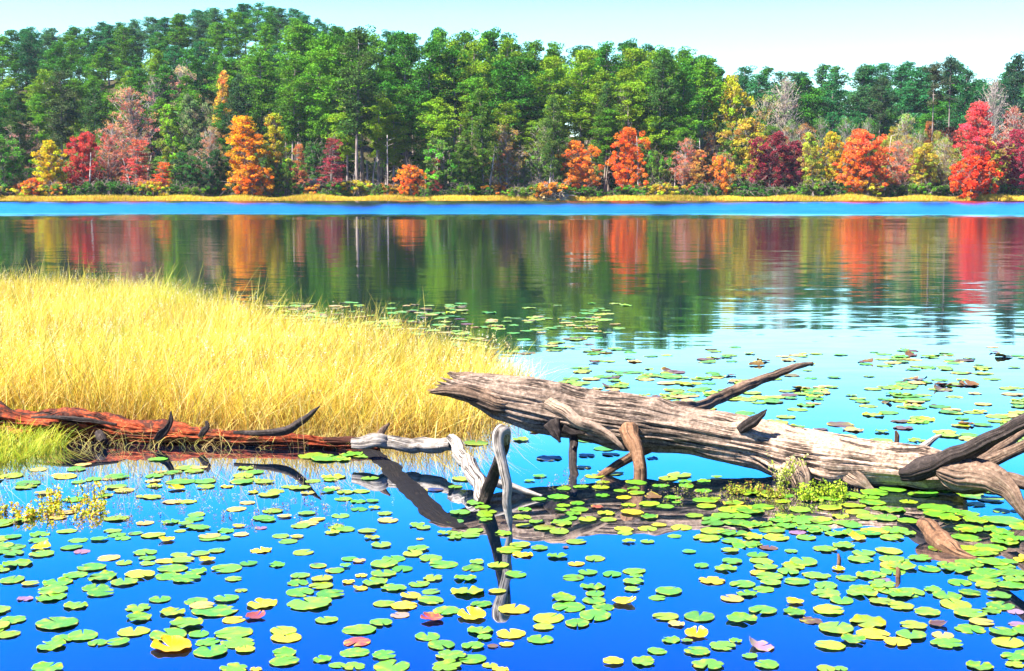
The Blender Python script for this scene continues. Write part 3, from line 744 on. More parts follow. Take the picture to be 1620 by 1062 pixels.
limb('splinter', [(716, 591, 3, 7.62), (745, 597, 10, 7.60), (790, 608, 17, 7.56), (850, 622, 20, 7.50)], M_LOG, big, 32, 0.012, 0.35, 0.2, 0.03, 0, 6, 'flat upper splinter at the broken end', squash=(1, .7))
limb('splinter', [(872, 668, 12, 7.25), (880, 684, 8, 7.22), (886, 700, 2, 7.2)], M_DARKWOOD, big, 14, 0.01, 0.5, 0.3, seed=7, label='dark splinter hanging under the trunk')
limb('splinter', [(890, 676, 10, 7.25), (905, 684, 7, 7.23), (925, 686, 2, 7.2)], M_DARKWOOD, big, 14, 0.01, 0.5, 0.3, seed=8, label='dark splinter hanging under the trunk')
limb('branch', [(1060, 648, 12, 7.35), (1105, 643, 9.5, 7.55), (1140, 628, 9, 7.68), (1180, 611, 8.5, 7.80), (1230, 592, 7, 7.95), (1262, 580, 5.5, 8.05), (1285, 575, 2.5, 8.1)], M_LOG, big, 28, 0.014, 0.4, 0.2, 0, 0.02, 11, 'long broken branch rising to the right behind the trunk')
limb('branch', [(868, 640, 10, 7.12), (893, 652, 10, 7.02), (915, 668, 9, 6.98), (940, 676, 8.5, 6.97), (962, 688, 6.5, 6.95), (978, 702, 4, 6.93), (988, 712, 1.5, 6.92)], M_TRUNK2, big, 24, 0.012, 0.28, 0.3, seed=12, label='pale grey stub branch lying against the front of the trunk')
limb('branch', [(992, 680, 17, 7.12), (1002, 700, 13, 7.02), (1008, 722, 10, 6.96), (1013, 745, 10, 6.92), (1011, 775, 10.5, 6.90)], M_ORANGEWOOD, big, 28, 0.014, 0.25, 0.25, seed=13, label='brown leg like branch standing in the water')
limb('branch', [(1030, 708, 7, 7.18), (1012, 716, 7.5, 7.14), (985, 730, 7, 7.06), (955, 750, 6, 7.0), (925, 774, 5, 6.92)], M_ORANGEWOOD, big, 20, 0.014, 0.25, 0.25, seed=14, label='thin brown branch crossing behind the leg like branch')
limb('branch', [(912, 675, 7, 7.3), (907, 700, 7, 7.25), (906, 735, 6.5, 7.1), (914, 772, 8, 6.95)], M_DARKWOOD, big, 20, 0.014, 0.3, 0.25, seed=15, label='thin dark upright branch under the trunk')
limb('branch', [(1172, 680, 9, 6.95), (1188, 667, 9, 6.90), (1204, 656, 5, 6.88), (1213, 648, 1.2, 6.88)], M_DARKWOOD, big, 20, 0.01, 0.3, 0.3, seed=16, label='short dark pointed stub on top of the trunk')
limb('branch', [(1222, 715, 24, 7.06), (1242, 733, 27, 6.92), (1262, 752, 19, 6.76), (1272, 786, 9, 6.68)], M_TRUNK2, big, 48, 0.014, 0.14, 0.3, seed=17, label='flared pale root stump bending down into the weeds')
limb('branch', [(1285, 722, 24, 7.02), (1318, 738, 27, 6.88), (1350, 755, 15, 6.74), (1382, 778, 5, 6.67)], M_TRUNK2, big, 48, 0.014, 0.14, 0.3, seed=18, label='flared pale root stump touching the water right of the first')
limb('branch', [(1440, 722, 9, 6.9), (1460, 708, 7, 6.96), (1478, 695, 4, 7.0), (1490, 688, 1.5, 7.0)], M_LOGPALE, big, 16, 0.014, 0.25, 0.3, seed=19, label='small bleached twig stub behind the trunk')
limb('root', [(1425, 750, 10, 6.5), (1462, 744, 18, 6.44), (1500, 726, 15, 6.36), (1545, 706, 13, 6.28), (1590, 682, 11, 6.2), (1640, 655, 12, 6.12), (1720, 615, 8, 6.0)], M_DARKWOOD, big, 40, 0.014, 0.5, 0.35, seed=21, label='thick dark root rising out of the picture on the right')
limb('root', [(1510, 738, 10, 6.6), (1550, 728, 9, 6.62), (1585, 706, 8, 6.64), (1640, 672, 7, 6.66), (1700, 640, 5, 6.7)], M_LOG, big, 24, 0.016, 0.3, 0.25, seed=22, label='thin brown root behind the thick dark root')
limb('root', [(1530, 745, 13, 6.45), (1570, 728, 11, 6.42), (1612, 708, 9.5, 6.38), (1680, 676, 7, 6.3)], M_LOG, big, 24, 0.016, 0.35, 0.25, seed=23, label='lower brown root with a dark underside')
limb('root', [(1484, 744, 10, 6.40), (1505, 748, 22, 6.34), (1540, 751, 23, 6.28), (1575, 760, 19, 6.2), (1600, 780, 14, 6.12), (1617, 806, 10, 6.06), (1632, 830, 6, 6.02)], M_LOG, big, 64, 0.012, 0.45, 0.5, seed=24, label='gnarled pale root mass bending down to the water at the right edge')
limb('root', [(1560, 752, 14, 6.25), (1600, 760, 11, 6.2), (1650, 774, 9, 6.15)], M_LOG, big, 24, 0.014, 0.3, 0.3, seed=25, label='small root running off to the right over the gnarled root mass')
rel(big)
# grey twisted branch
br = thing('dead_branch', 'twisted grey dead branch with a bent white tip, left of the big trunk', 'dead branch', tuple(on(770, 795)))
limb('limb', [(560, 700, 8.6, 7.4), (590, 695, 12.0, 7.38), (625, 700, 11.2, 7.36), (660, 705, 12.0, 7.32), (690, 708, 12.0, 7.28), (715, 703, 9.5, 7.22)], M_LOGPALE, br, 32, 0.012, 0.32, 0.25, seed=31, kink=0.6, label='horizontal grey limb, dark below')
limb('limb', [(714, 694, 7.7, 7.2), (724, 712, 10.3, 7.05), (742, 740, 12.0, 6.8), (758, 762, 12.9, 6.58), (768, 800, 11.2, 6.42)], M_LOGPALE, br, 32, 0.012, 0.32, 0.2, seed=32, kink=0.6, label='slanting grey limb going down into the water')
limb('limb', [(764, 800, 9.5, 6.40), (775, 766, 10.3, 6.36), (787, 735, 8.6, 6.28), (797, 705, 8.6, 6.15), (800, 684, 8.6, 6.05)], M_DARKWOOD, br, 30, 0.012, 0.3, 0.35, seed=33, label='dark limb rising from the water to the bent tip')
limb('limb', [(597, 697, 7.7, 7.36), (604, 682, 5.2, 7.4), (616, 670, 1.7, 7.42)], M_LOG, br, 14, 0.01, 0.3, 0.3, seed=34, label='short stub on the horizontal limb')
limb('tip', [(800, 700, 7.7, 6.06), (798, 681, 10.3, 5.98), (790, 688, 9.5, 5.94), (789, 708, 8.6, 5.92), (796, 735, 7.3, 5.90), (801, 765, 7.7, 5.89), (801, 795, 6.9, 5.88), (803, 820, 5.2, 5.88), (808, 840, 2.1, 5.88)], M_LOGPALE, br, 30, 0.01, 0.3, 0.35, seed=35, kink=0.4, label='bleached white bent tip hanging down to the water')
limb('limb', [(772, 760, 6.9, 6.5), (800, 768, 7.7, 6.5), (830, 778, 6.0, 6.5), (858, 785, 2.6, 6.48)], M_LOGPALE, br, 24, 0.012, 0.2, 0.2, seed=36, label='short white limb pointing right at the water line')
rel(br)
# dark reflection under the grey branch, built as a flattened black log shape
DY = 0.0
sk = limb('reflection_log', [(570, 700, 14, 7.83), (610, 735, 18, 7.19), (650, 775, 20, 6.57), (690, 815, 21, 6.04), (730, 836, 14, 5.80)], M_DARKREFL, None, 28, 0.02, 0.2, 0.2, seed=41)
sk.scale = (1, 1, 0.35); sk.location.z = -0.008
tag(sk, 'dark reflection below the grey branch, built as a black log at the water surface', 'log')
# rotten red log on the left
rl = thing('rotten_log', 'crumbling red brown rotten log lying in the water along the foot of the golden grass', 'log', tuple(on(260, 705)))
limb('trunk', [(-120, 655, 27, 8.25), (-20, 667, 27, 8.15), (60, 676, 24, 8.05), (140, 680, 24, 7.98), (220, 690, 20, 7.88), (300, 692, 16, 7.82), (380, 698, 13, 7.76), (450, 699, 13, 7.72), (520, 704, 11, 7.66), (600, 706, 9, 7.6)], M_REDWOOD, rl, 120, 0.010, 0.95, 0.7, seed=51, k=3.4, kink=0.0)
limb('stub', [(156, 686, 7, 7.75), (160, 692, 8, 7.70), (164, 699, 6, 7.66)], M_DARKWOOD, rl, 20, 0.01, 0.3, 0.3, seed=52, label='short black and white stub on the front of the log')
limb('stub', [(248, 697, 6, 7.72), (258, 686, 8, 7.72), (266, 676, 5, 7.72), (271, 665, 4, 7.72), (270, 651, 1.5, 7.72)], M_DARKWOOD, rl, 24, 0.008, 0.6, 0.7, seed=53, label='dark upright pointed stub')
limb('stub', [(316, 692, 5, 7.7), (322, 682, 6, 7.7), (328, 675, 4, 7.7), (326, 666, 2, 7.7)], M_DARKWOOD, rl, 16, 0.01, 0.35, 0.4, seed=54, label='small dark stub right of the pointed one')
limb('branch', [(370, 684, 3, 7.64), (410, 685, 5, 7.6), (448, 683, 7, 7.58), (475, 669, 6, 7.56), (492, 655, 4, 7.5), (506, 643, 1.2, 7.5)], M_DARKWOOD, rl, 20, 0.01, 0.3, 0.3, seed=55, label='black curved branch sweeping up to a point')
limb('branch', [(50, 660, 3, 7.9), (90, 660, 6, 7.87), (130, 664, 6, 7.83), (185, 672, 3, 7.8)], M_DARKWOOD, rl, 24, 0.01, 0.7, 0.6, seed=57, squash=(1, 0.5), label='dark slab on the top of the log')
rel(rl)
# short piece of wood poking out at the lower right
o = limb('driftwood', [(1456, 828, 8, 5.66), (1470, 838, 15, 5.60), (1488, 855, 17, 5.50), (1503, 868, 15, 5.42), (1518, 878, 9, 5.36), (1545, 884, 3, 5.30)], M_ORANGEWOOD, None, 40, 0.01, 0.12, 0.25, seed=61)
tag(o, 'short smooth brown piece of driftwood poking out of the water at the lower right', 'driftwood')
for i, (a, b, r, lab) in enumerate([(1327, 884, 3.5, 'tiny upright wooden peg poking from the water left of the short driftwood'), (1418, 690, 4, 'small dark pointed snag poking from the water beyond the big trunk'), (1420, 905, 4, 'small broken twig end poking up between the lily pads below the driftwood')]):
    g = on(a, b + 8)
    o = limb('twig_stub', [(a, b + 12, r, g.y / KY), (a + 1, b, r, g.y / KY), (a - 1, b - 8, r * 0.5, g.y / KY)], M_ORANGEWOOD, None, 12, 0.01, 0.3, 0.2, seed=70 + i)
    tag(o, lab, 'twig')

# ------------------------------------------------------------------ marsh grass
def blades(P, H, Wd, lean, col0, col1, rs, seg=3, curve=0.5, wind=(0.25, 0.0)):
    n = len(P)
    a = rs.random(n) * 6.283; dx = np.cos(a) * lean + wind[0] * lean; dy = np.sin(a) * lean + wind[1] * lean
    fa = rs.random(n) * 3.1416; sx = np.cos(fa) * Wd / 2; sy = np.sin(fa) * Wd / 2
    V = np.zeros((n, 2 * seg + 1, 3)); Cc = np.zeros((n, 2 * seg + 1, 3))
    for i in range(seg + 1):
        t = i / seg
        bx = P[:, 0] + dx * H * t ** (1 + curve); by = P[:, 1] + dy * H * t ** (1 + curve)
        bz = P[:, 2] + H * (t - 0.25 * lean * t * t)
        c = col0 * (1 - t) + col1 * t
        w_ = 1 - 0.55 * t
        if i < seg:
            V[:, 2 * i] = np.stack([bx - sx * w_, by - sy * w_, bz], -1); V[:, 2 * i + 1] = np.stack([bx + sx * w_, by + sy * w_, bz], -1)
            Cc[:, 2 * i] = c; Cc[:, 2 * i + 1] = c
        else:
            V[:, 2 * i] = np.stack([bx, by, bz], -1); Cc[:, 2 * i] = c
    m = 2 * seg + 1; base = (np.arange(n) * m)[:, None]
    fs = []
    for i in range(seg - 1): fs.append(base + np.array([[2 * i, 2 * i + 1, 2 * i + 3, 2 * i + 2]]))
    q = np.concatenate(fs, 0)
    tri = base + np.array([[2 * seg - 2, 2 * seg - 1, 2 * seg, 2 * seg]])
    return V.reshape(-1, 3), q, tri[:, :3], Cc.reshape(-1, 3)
def grass_object(name, sets, mat):
    Vs, Fs_, Cs, o = [], [], [], 0
    for V, q, tri, c in sets:
        # triangles only, one uniform index array
        t = np.concatenate([q[:, [0, 1, 2]], q[:, [0, 2, 3]], tri], 0) + o
        Vs.append(V); Fs_.append(t); Cs.append(c); o += len(V)
    return link(name, mesh(name + '_mesh', np.concatenate(Vs), np.concatenate(Fs_), mat, col=np.concatenate(Cs)))
def poly_world(pp): return [tuple(on(a, b))[:2] for a, b in pp]
def inside(px, py, poly):
    r = np.zeros(len(px), bool); n = len(poly)
    for i in range(n):
        x1, y1 = poly[i]; x2, y2 = poly[(i + 1) % n]
        c = ((y1 > py) != (y2 > py)) & (px < (x2 - x1) * (py - y1) / (y2 - y1 + 1e-12) + x1)
        r ^= c
    return r
def scatter(poly, n, rs):
    xs_ = [p[0] for p in poly]; ys_ = [p[1] for p in poly]; out = np.zeros((0, 2))
    while len(out) < n:
        p = np.stack([rs.uniform(min(xs_), max(xs_), n), rs.uniform(min(ys_), max(ys_), n)], -1)
        out = np.concatenate([out, p[inside(p[:, 0], p[:, 1], poly)]])
    return out[:n]
def fnoise(x, y, s, seed):
    """cheap smooth pseudo noise from sines"""
    r = np.random.default_rng(seed); v = 0
    for i in range(6):
        a = r.random() * 6.28; f = s * (0.6 + 1.6 * r.random()); v = v + np.sin((x * math.cos(a) + y * math.sin(a)) * f + r.random() * 6.28)
    return v / 6 * 1.6
MARSH = poly_world([(-420, 672), (-60, 664), (60, 662), (150, 668), (230, 676), (300, 680), (400, 686), (500, 692), (560, 690), (640, 696), (700, 697), (745, 688), (780, 676), (812, 652), (838, 628), (836, 606), (790, 592), (720, 578), (640, 566), (560, 556), (470, 552), (400, 540), (350, 524), (270, 505), (200, 494), (120, 488), (0, 484), (-420, 480)])
rs = np.random.default_rng(31)
def marsh_set(n, hm, hv, wd, lean, c0s, c1s, rs, seg=3, dens=None):
    P2 = scatter(MARSH, n, rs)
    if dens: P2 = P2[dens(P2[:, 0], P2[:, 1])]
    n = len(P2)
    keep = rs.random(n) < np.clip(1.0 + 0.75 * fnoise(P2[:, 0], P2[:, 1], 2.6, 21), 0.12, 1)
    P2 = P2[keep]; n = len(P2)
    P2 = P2 + rs.normal(size=P2.shape) * np.array([0.13, 0.22])
    thin_ = rs.random(n) < np.interp(P2[:, 0], [-8, -0.5, 0.1, 0.5], [1, 1, 0.45, 0.1]); P2 = P2[thin_]; n = len(P2)
    pn = fnoise(P2[:, 0], P2[:, 1], 2.0, 5)
    # clump: pull blades toward tuft centres
    cell = 0.16
    tuft = np.floor(P2 / cell); h = np.sin(tuft[:, 0] * 12.9898 + tuft[:, 1] * 78.233) * 43758.5453; h -= np.floor(h)
    H = (hm + hv * rs.normal(size=n)) * (1 + 0.17 * pn) * (0.82 + 0.36 * h)
    H = np.clip(H, 0.15, 1.25)
    # shorter toward the right tip and the back rim
    H *= np.interp(P2[:, 0], [-8, -3.4, -2.2, -1.2, -0.4, 0.2], [1.0, 0.97, 0.88, 0.80, 0.74, 0.52])
    P = np.concatenate([P2, np.full((n, 1), -0.02)], 1)
    k0 = np.array(c0s)[rs.integers(0, len(c0s), n)]; k1 = np.array(c1s)[rs.integers(0, len(c1s), n)]
    pn2 = fnoise(P2[:, 0], P2[:, 1], 1.1, 9)
    m = (1 + 0.25 * pn2 + 0.24 * rs.normal(size=n)).clip(0.25, 1.25)[:, None]
    green = sstep(0.35, 0.9, fnoise(P2[:, 0], P2[:, 1], 0.9, 14))[:, None] * 0.5
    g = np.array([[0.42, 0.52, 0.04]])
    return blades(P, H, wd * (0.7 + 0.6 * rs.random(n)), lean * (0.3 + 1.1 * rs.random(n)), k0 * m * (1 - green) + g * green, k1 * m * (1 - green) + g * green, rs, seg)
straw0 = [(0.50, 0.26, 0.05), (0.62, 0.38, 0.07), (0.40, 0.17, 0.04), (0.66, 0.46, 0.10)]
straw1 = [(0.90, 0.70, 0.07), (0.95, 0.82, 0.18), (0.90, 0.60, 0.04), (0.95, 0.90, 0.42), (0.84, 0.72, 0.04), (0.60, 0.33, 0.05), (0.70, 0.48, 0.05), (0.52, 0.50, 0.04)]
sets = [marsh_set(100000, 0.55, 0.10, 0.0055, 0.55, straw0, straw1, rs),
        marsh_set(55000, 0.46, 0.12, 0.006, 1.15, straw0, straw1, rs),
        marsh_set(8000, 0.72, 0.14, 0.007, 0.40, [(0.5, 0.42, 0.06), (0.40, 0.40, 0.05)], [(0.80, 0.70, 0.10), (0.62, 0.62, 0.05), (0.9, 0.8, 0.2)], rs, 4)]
# pale seed heads: small tufts of flakes at the blade tips
hs_, hc_ = [], []
hp = scatter(MARSH, 5200, rs); hz_ = rs.uniform(0.30, 0.66, len(hp)) * np.interp(hp[:, 0], [-8, -2.6, -1.6, -0.4, 0.2], [1.05, 1.0, 0.9, 0.85, 0.65])
hc = np.repeat(np.concatenate([hp, hz_[:, None]], 1), 9, 0) + rs.normal(size=(len(hp) * 9, 3)) * np.array([0.006, 0.006, 0.022])
LVq, LFq = leaf_quads(hc, 0.0055, rs, -0.3, 0.6)
lc = np.repeat(np.array([(0.95, 0.85, 0.45), (0.92, 0.72, 0.30), (0.97, 0.93, 0.72)])[rs.integers(0, 3, len(hp))], 36, 0)
sets.append((LVq, LFq, LFq[:1, :3], lc))
go = grass_object('marsh_grass', sets, M_GRASS)
tag(go, 'golden dry marsh grass standing in the shallow water on the left', 'grass', kind='stuff')
# short green grass and reeds before the red log on the left edge
GL = poly_world([(-200, 745), (30, 738), (75, 722), (110, 706), (60, 690), (-200, 680)])
P2 = scatter(GL, 2600, rs); P = np.concatenate([P2, np.full((len(P2), 1), -0.01)], 1)
c = np.array([(0.50, 0.55, 0.03), (0.72, 0.62, 0.05), (0.35, 0.50, 0.03)])[rs.integers(0, 3, len(P))]
s1 = blades(P, 0.10 + 0.13 * rs.random(len(P)), 0.006 * np.ones(len(P)), 0.9 * rs.random(len(P)) + .3, c * 0.7, c, rs, 3)
GL2 = poly_world([(-200, 664), (0, 662), (80, 664), (118, 652), (60, 642), (-200, 640)])
P2 = scatter(GL2, 2500, rs); P = np.concatenate([P2, np.full((len(P2), 1), -0.01)], 1)
c = np.array([(0.45, 0.60, 0.02), (0.60, 0.65, 0.03)])[rs.integers(0, 2, len(P))]
s2 = blades(P, 0.08 + 0.08 * rs.random(len(P)), 0.007 * np.ones(len(P)), 0.9 * rs.random(len(P)) + .3, c * 0.7, c, rs, 3)
tag(grass_object('green_grass', [s1, s2], M_GRASS), 'short yellow green water grass at the left edge around the red rotten log', 'grass', kind='stuff')
# bent straws fallen over the rotten log and the branch
P2 = np.array([tuple(on(a, b))[:2] for a, b in zip(rs.uniform(-20, 620, 700), rs.uniform(686, 712, 700))])
P = np.concatenate([P2, np.full((700, 1), 0.0)], 1)
c = np.array([(0.8, 0.55, 0.2), (0.7, 0.6, 0.15)])[rs.integers(0, 2, 700)]
tag(grass_object('loose_straw', [blades(P, 0.05 + 0.16 * rs.random(700), 0.0045 * np.ones(700), 0.4 + 1.6 * rs.random(700), c * .7, c, rs, 4)], M_GRASS), 'loose bent straws sticking up along the red rotten log', 'grass', kind='stuff')
# mud under the grass
mp = poly_world([(-420, 660), (150, 658), (300, 668), (420, 672), (600, 676), (700, 670), (745, 655), (740, 625), (640, 600), (480, 580), (350, 552), (270, 530), (0, 508), (-420, 500)])
mv = [(x, y, 0.012) for x, y in mp]; cxy = np.mean(mv, axis=0)
ring2 = [tuple(cxy + (np.array(v) - cxy) * 0.9 + np.array([0, 0, 0.02])) for v in mv]; ringb = [(x, y, -0.3) for x, y in mp]
nn = len(mv); Vm = ringb + mv + ring2 + [tuple(cxy + np.array([0, 0, 0.03]))]
Fm = [(i, (i + 1) % nn, nn + (i + 1) % nn, nn + i) for i in range(nn)] + [(nn + i, nn + (i + 1) % nn, 2 * nn + (i + 1) % nn, 2 * nn + i) for i in range(nn)] + [(2 * nn + i, 2 * nn + (i + 1) % nn, 3 * nn) for i in range(nn)]
tag(link('mud_bank', mesh('mud_bank_mesh', Vm, Fm, M_GROUND)), 'low mud bank under the golden grass', 'mud', kind='structure')
# far shore grass strip
n = 60000
x = rs.uniform(-135, 135, n); yo = rs.beta(1.3, 1.6, n) * 3.6
y = shore_y(x) + yo - 0.7
P = np.stack([x, y * KY, ground_z(x, y) - 0.03], -1); P[:, 2] = np.maximum(P[:, 2], -0.05)
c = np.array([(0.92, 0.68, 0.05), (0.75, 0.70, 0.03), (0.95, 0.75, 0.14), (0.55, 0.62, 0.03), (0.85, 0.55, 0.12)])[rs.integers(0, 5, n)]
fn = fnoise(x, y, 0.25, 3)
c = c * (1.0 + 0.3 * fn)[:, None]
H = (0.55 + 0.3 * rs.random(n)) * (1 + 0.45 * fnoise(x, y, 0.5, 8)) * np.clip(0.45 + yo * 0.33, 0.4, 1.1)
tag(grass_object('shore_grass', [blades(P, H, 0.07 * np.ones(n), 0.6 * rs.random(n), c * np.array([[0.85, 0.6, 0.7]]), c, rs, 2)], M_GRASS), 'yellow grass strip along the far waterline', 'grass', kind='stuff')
# ------------------------------------------------------------------ lily pads
def pad_geo(seed, notch=0.16, wav=0.03, curl=0.0, cup=0.0, tear=0.0):
    r = np.random.default_rng(seed); nseg = 40; rings = [0.12, 0.35, 0.6, 0.82, 0.94, 1.0]
    ph = r.random(4) * 6.28; V, UV = [(0.0, 0.0, 0.0)], [(0.0, 0.0)]
    angs = np.linspace(notch, 2 * math.pi - notch, nseg)
    ell = 1 + 0.08 * r.normal()
    ca = r.random() * 6.28
    for k_, q in enumerate(rings):
        for a in angs:
            rr = 1 + 0.014 * math.sin(3 * a + ph[0]) + 0.008 * math.sin(7 * a + ph[1]) + 0.012 * math.sin(17 * a + ph[2])
            if tear: rr -= tear * max(0, math.sin(5 * a + ph[3])) ** 6
            ed = min(a, 2 * math.pi - a); rr *= 1 - 0.10 * math.exp(-((ed - notch) / 0.12) ** 2)
            x, y = q * rr * math.cos(a) * ell, q * rr * math.sin(a)
            z = wav * q ** 3 * (0.6 * math.sin(4 * a + ph[1]) + 0.4 * math.sin(9 * a + ph[0])) + cup * q ** 4
            if curl:
                d = x * math.cos(ca) + y * math.sin(ca)
                f = max(0, d - 0.15)
                z += curl * f ** 1.6; x -= 0.45 * curl * f * f * math.cos(ca); y -= 0.45 * curl * f * f * math.sin(ca)
            V.append((x, y, z)); UV.append((q * math.cos(a), q * math.sin(a)))
    Fs = []
    for j in range(nseg - 1): Fs.append((0, 1 + j, 2 + j))
    for i in range(len(rings) - 1):
        for j in range(nseg - 1):
            a = 1 + i * nseg + j; Fs.append((a, a + nseg, a + nseg + 1, a + 1))
    # thin underside so the leaf has a body
    n0 = len(V); V2 = [(x * 0.985, y * 0.985, z - 0.012) for x, y, z in V]; F2 = [tuple(n0 + i for i in reversed(f)) for f in Fs]
    rim = [0] + [1 + i * nseg for i in range(len(rings))] + [1 + (len(rings) - 1) * nseg + j for j in range(1, nseg)] + [1 + i * nseg + nseg - 1 for i in range(len(rings) - 2, -1, -1)]
    F3 = [(rim[i], rim[i] + n0, rim[(i + 1) % len(rim)] + n0, rim[(i + 1) % len(rim)]) for i in range(len(rim))]
    return V + V2, Fs + F2 + F3, UV + UV
GEO = [pad_geo(1), pad_geo(2, 0.06, 0.04), pad_geo(3, 0.12, 0.05), pad_geo(4, 0.10, 0.08, 0.0, 0.06), pad_geo(5, 0.04, 0.05, tear=0.25), pad_geo(6, 0.12, 0.10, 0.10),
       pad_geo(7, 0.1, 0.06, 0.42), pad_geo(8, 0.1, 0.08, 0.6, 0.05), pad_geo(9, 0.12, 0.07, 0.30, 0.12), pad_geo(10, 0.15, 0.03, 0, 0, 0.15)]
PADM = [mesh('lily_pad_mesh', v, f, M_PAD, col=np.ones((len(v), 3)), uv=u) for v, f, u in GEO]
FLAT = [0, 1, 2, 3, 4, 5, 9, 0, 1, 9]; CURL = [6, 7, 8]
pads = []          # column, row, width px, colour key
def addp(L, ox, oy, s, lo=-1e9, hi=1e9):
    for q in L:
        x, y, w_, c = q
        X, Y = ox + x / s, oy + y / s
        if lo <= Y < hi: pads.append((X, Y, w_ / s, c))
A = """60,20,130,g;195,22,110,yc;65,50,110,g;200,52,140,g;340,20,110,g;390,40,90,p;690,45,130,g;700,72,100,g;515,70,120,o;590,95,90,g;700,97,90,g;85,100,160,g;15,130,70,g;435,115,150,g;820,122,150,g;850,60,90,l;870,82,120,g;785,85,100,y;950,50,100,g;1030,35,90,g;980,82,90,yc;930,137,130,g;1078,122,160,g;1180,97,100,g;1110,170,100,g;1315,103,100,g;1240,35,120,y;1440,45,110,l;1510,108,90,g;1590,130,110,g;360,152,130,g;485,160,180,g;665,150,160,y;800,158,150,g;885,170,160,g;590,187,150,g;60,175,130,g;145,193,90,g;275,187,165,g;455,213,150,g;480,238,140,g;250,225,170,g;245,258,170,g;120,265,90,p;360,298,140,g;760,267,120,g;930,275,130,g;1075,265,140,g;655,307,140,g;820,330,150,l;1020,320,230,g;960,298,130,o;1245,290,180,y;1470,288,250,g;1425,155,110,g;1415,190,120,g;1530,170,120,l;1525,203,130,l;1425,235,150,g;1570,243,150,g;1145,225,70,l;660,355,155,g;1110,365,120,y;1215,350,110,rc;60,365,150,g;270,380,225,g;885,385,200,g;1550,365,130,g;40,435,120,l;395,440,160,g;635,420,180,l;300,455,120,g;800,437,200,g;945,432,110,g;1110,427,190,g;245,488,170,g;465,475,110,g;560,472,120,g;985,470,130,g;1130,475,180,g;815,495,215,Y;1000,515,190,g;1165,505,110,l;1345,415,140,l;1360,448,170,y;1350,522,150,g;1350,563,150,g;1530,553,110,g;1600,580,90,g;225,597,180,g;1110,598,150,g;1215,600,70,y"""
B = """190,10,110,g;365,27,125,g;340,52,110,l;250,73,130,g;425,73,130,g;205,100,145,g;485,102,155,g;290,123,115,g;645,92,95,g;625,120,120,g;745,106,120,l;40,75,90,g;85,85,80,o;20,110,70,g;200,147,145,g;95,155,70,y;35,185,80,y;90,215,90,yc;160,187,150,g;250,213,135,g;370,195,120,g;435,168,110,l;590,168,130,g;800,32,150,l;860,55,125,y;850,10,110,g;940,23,100,g;1065,20,40,b;1025,63,115,g;1115,98,95,y;1205,73,110,g;830,150,120,g;330,252,115,y;425,230,100,g;600,230,190,l;740,229,90,l;425,273,135,g;205,288,120,l;300,297,160,y;665,290,125,g;500,322,150,g;620,348,155,yc;430,362,120,rc;280,342,110,p;820,314,175,y;985,357,165,l;1055,262,150,g;1195,205,145,g;1170,140,110,g;1285,148,105,g;1100,165,115,g;1390,133,120,g;1400,160,80,g;1387,184,120,g;1380,220,90,g;1205,240,105,g;1200,273,130,g;1245,307,120,g;1080,303,185,g;1205,345,175,g;1345,282,130,yc;1120,382,135,g;960,400,105,l;1555,230,140,g;1500,260,100,g;1540,350,140,l;1590,385,100,o;190,378,130,g;85,412,170,g;75,470,150,r;410,443,140,g;660,417,150,g;475,485,150,g;805,432,165,y;945,458,150,g;625,490,130,g;680,450,80,g;785,480,85,y;720,490,60,b;65,520,150,g;205,535,140,g;520,535,160,g;620,550,155,g;500,585,160,g;240,585,200,g;60,585,130,g;705,580,90,l;755,600,100,y;1290,563,125,y;1435,563,150,g;1500,513,115,g;1565,460,115,g"""
Cc_ = """320,3,130,g;225,35,105,l;30,40,75,g;355,55,120,g;410,22,100,b;515,38,75,g;235,87,115,g;90,108,80,g;205,122,130,g;375,85,120,l;395,115,135,g;575,90,150,g;525,110,140,l;500,137,120,g;765,12,140,g;675,28,130,g;860,48,130,g;980,37,135,l;845,77,145,g;990,78,140,g;1125,72,120,g;995,108,135,y;740,125,70,yc;635,153,150,g;780,165,125,g;905,152,135,g;945,172,100,p;140,178,145,y;365,143,110,y;410,160,145,g;285,195,140,g;420,190,120,g;540,183,135,g;385,220,120,g;305,242,120,g;235,264,125,o;680,203,125,g;680,240,165,g;848,216,135,g;980,227,120,g;755,273,130,g;530,280,95,yc;380,320,155,g;530,330,135,g;695,318,180,l;80,350,170,g;280,362,180,g;610,368,120,b;730,405,190,g;880,377,210,l;905,432,175,y;1095,393,155,l;1085,437,165,g;810,462,155,g;700,488,150,l;1020,472,150,y;1035,300,150,l;1160,328,150,g;1215,385,110,bc;1255,478,165,g;1235,437,120,o;1365,408,170,g;1520,423,145,g;1545,470,170,l;1315,187,130,g;1170,123,120,g;1255,103,110,g;1360,97,150,g;1445,140,165,g;1430,170,165,g;1560,200,150,g;1440,203,110,g;1185,220,110,g;1255,250,160,g;1365,237,130,g;1500,250,140,g;1295,293,165,l;1365,335,170,g;1465,320,120,g;1420,375,130,o;1580,325,90,p;1590,385,90,p;1460,22,160,g;1430,52,100,g;1550,90,100,g;1530,112,120,g;1570,540,140,g;1580,577,110,l;65,435,130,Y;190,490,150,g;70,515,150,g;250,467,75,g;370,490,170,pc;320,538,90,g;120,580,180,g;400,578,140,g;680,598,100,l;750,598,80,g;1410,585,150,g;20,465,60,g"""
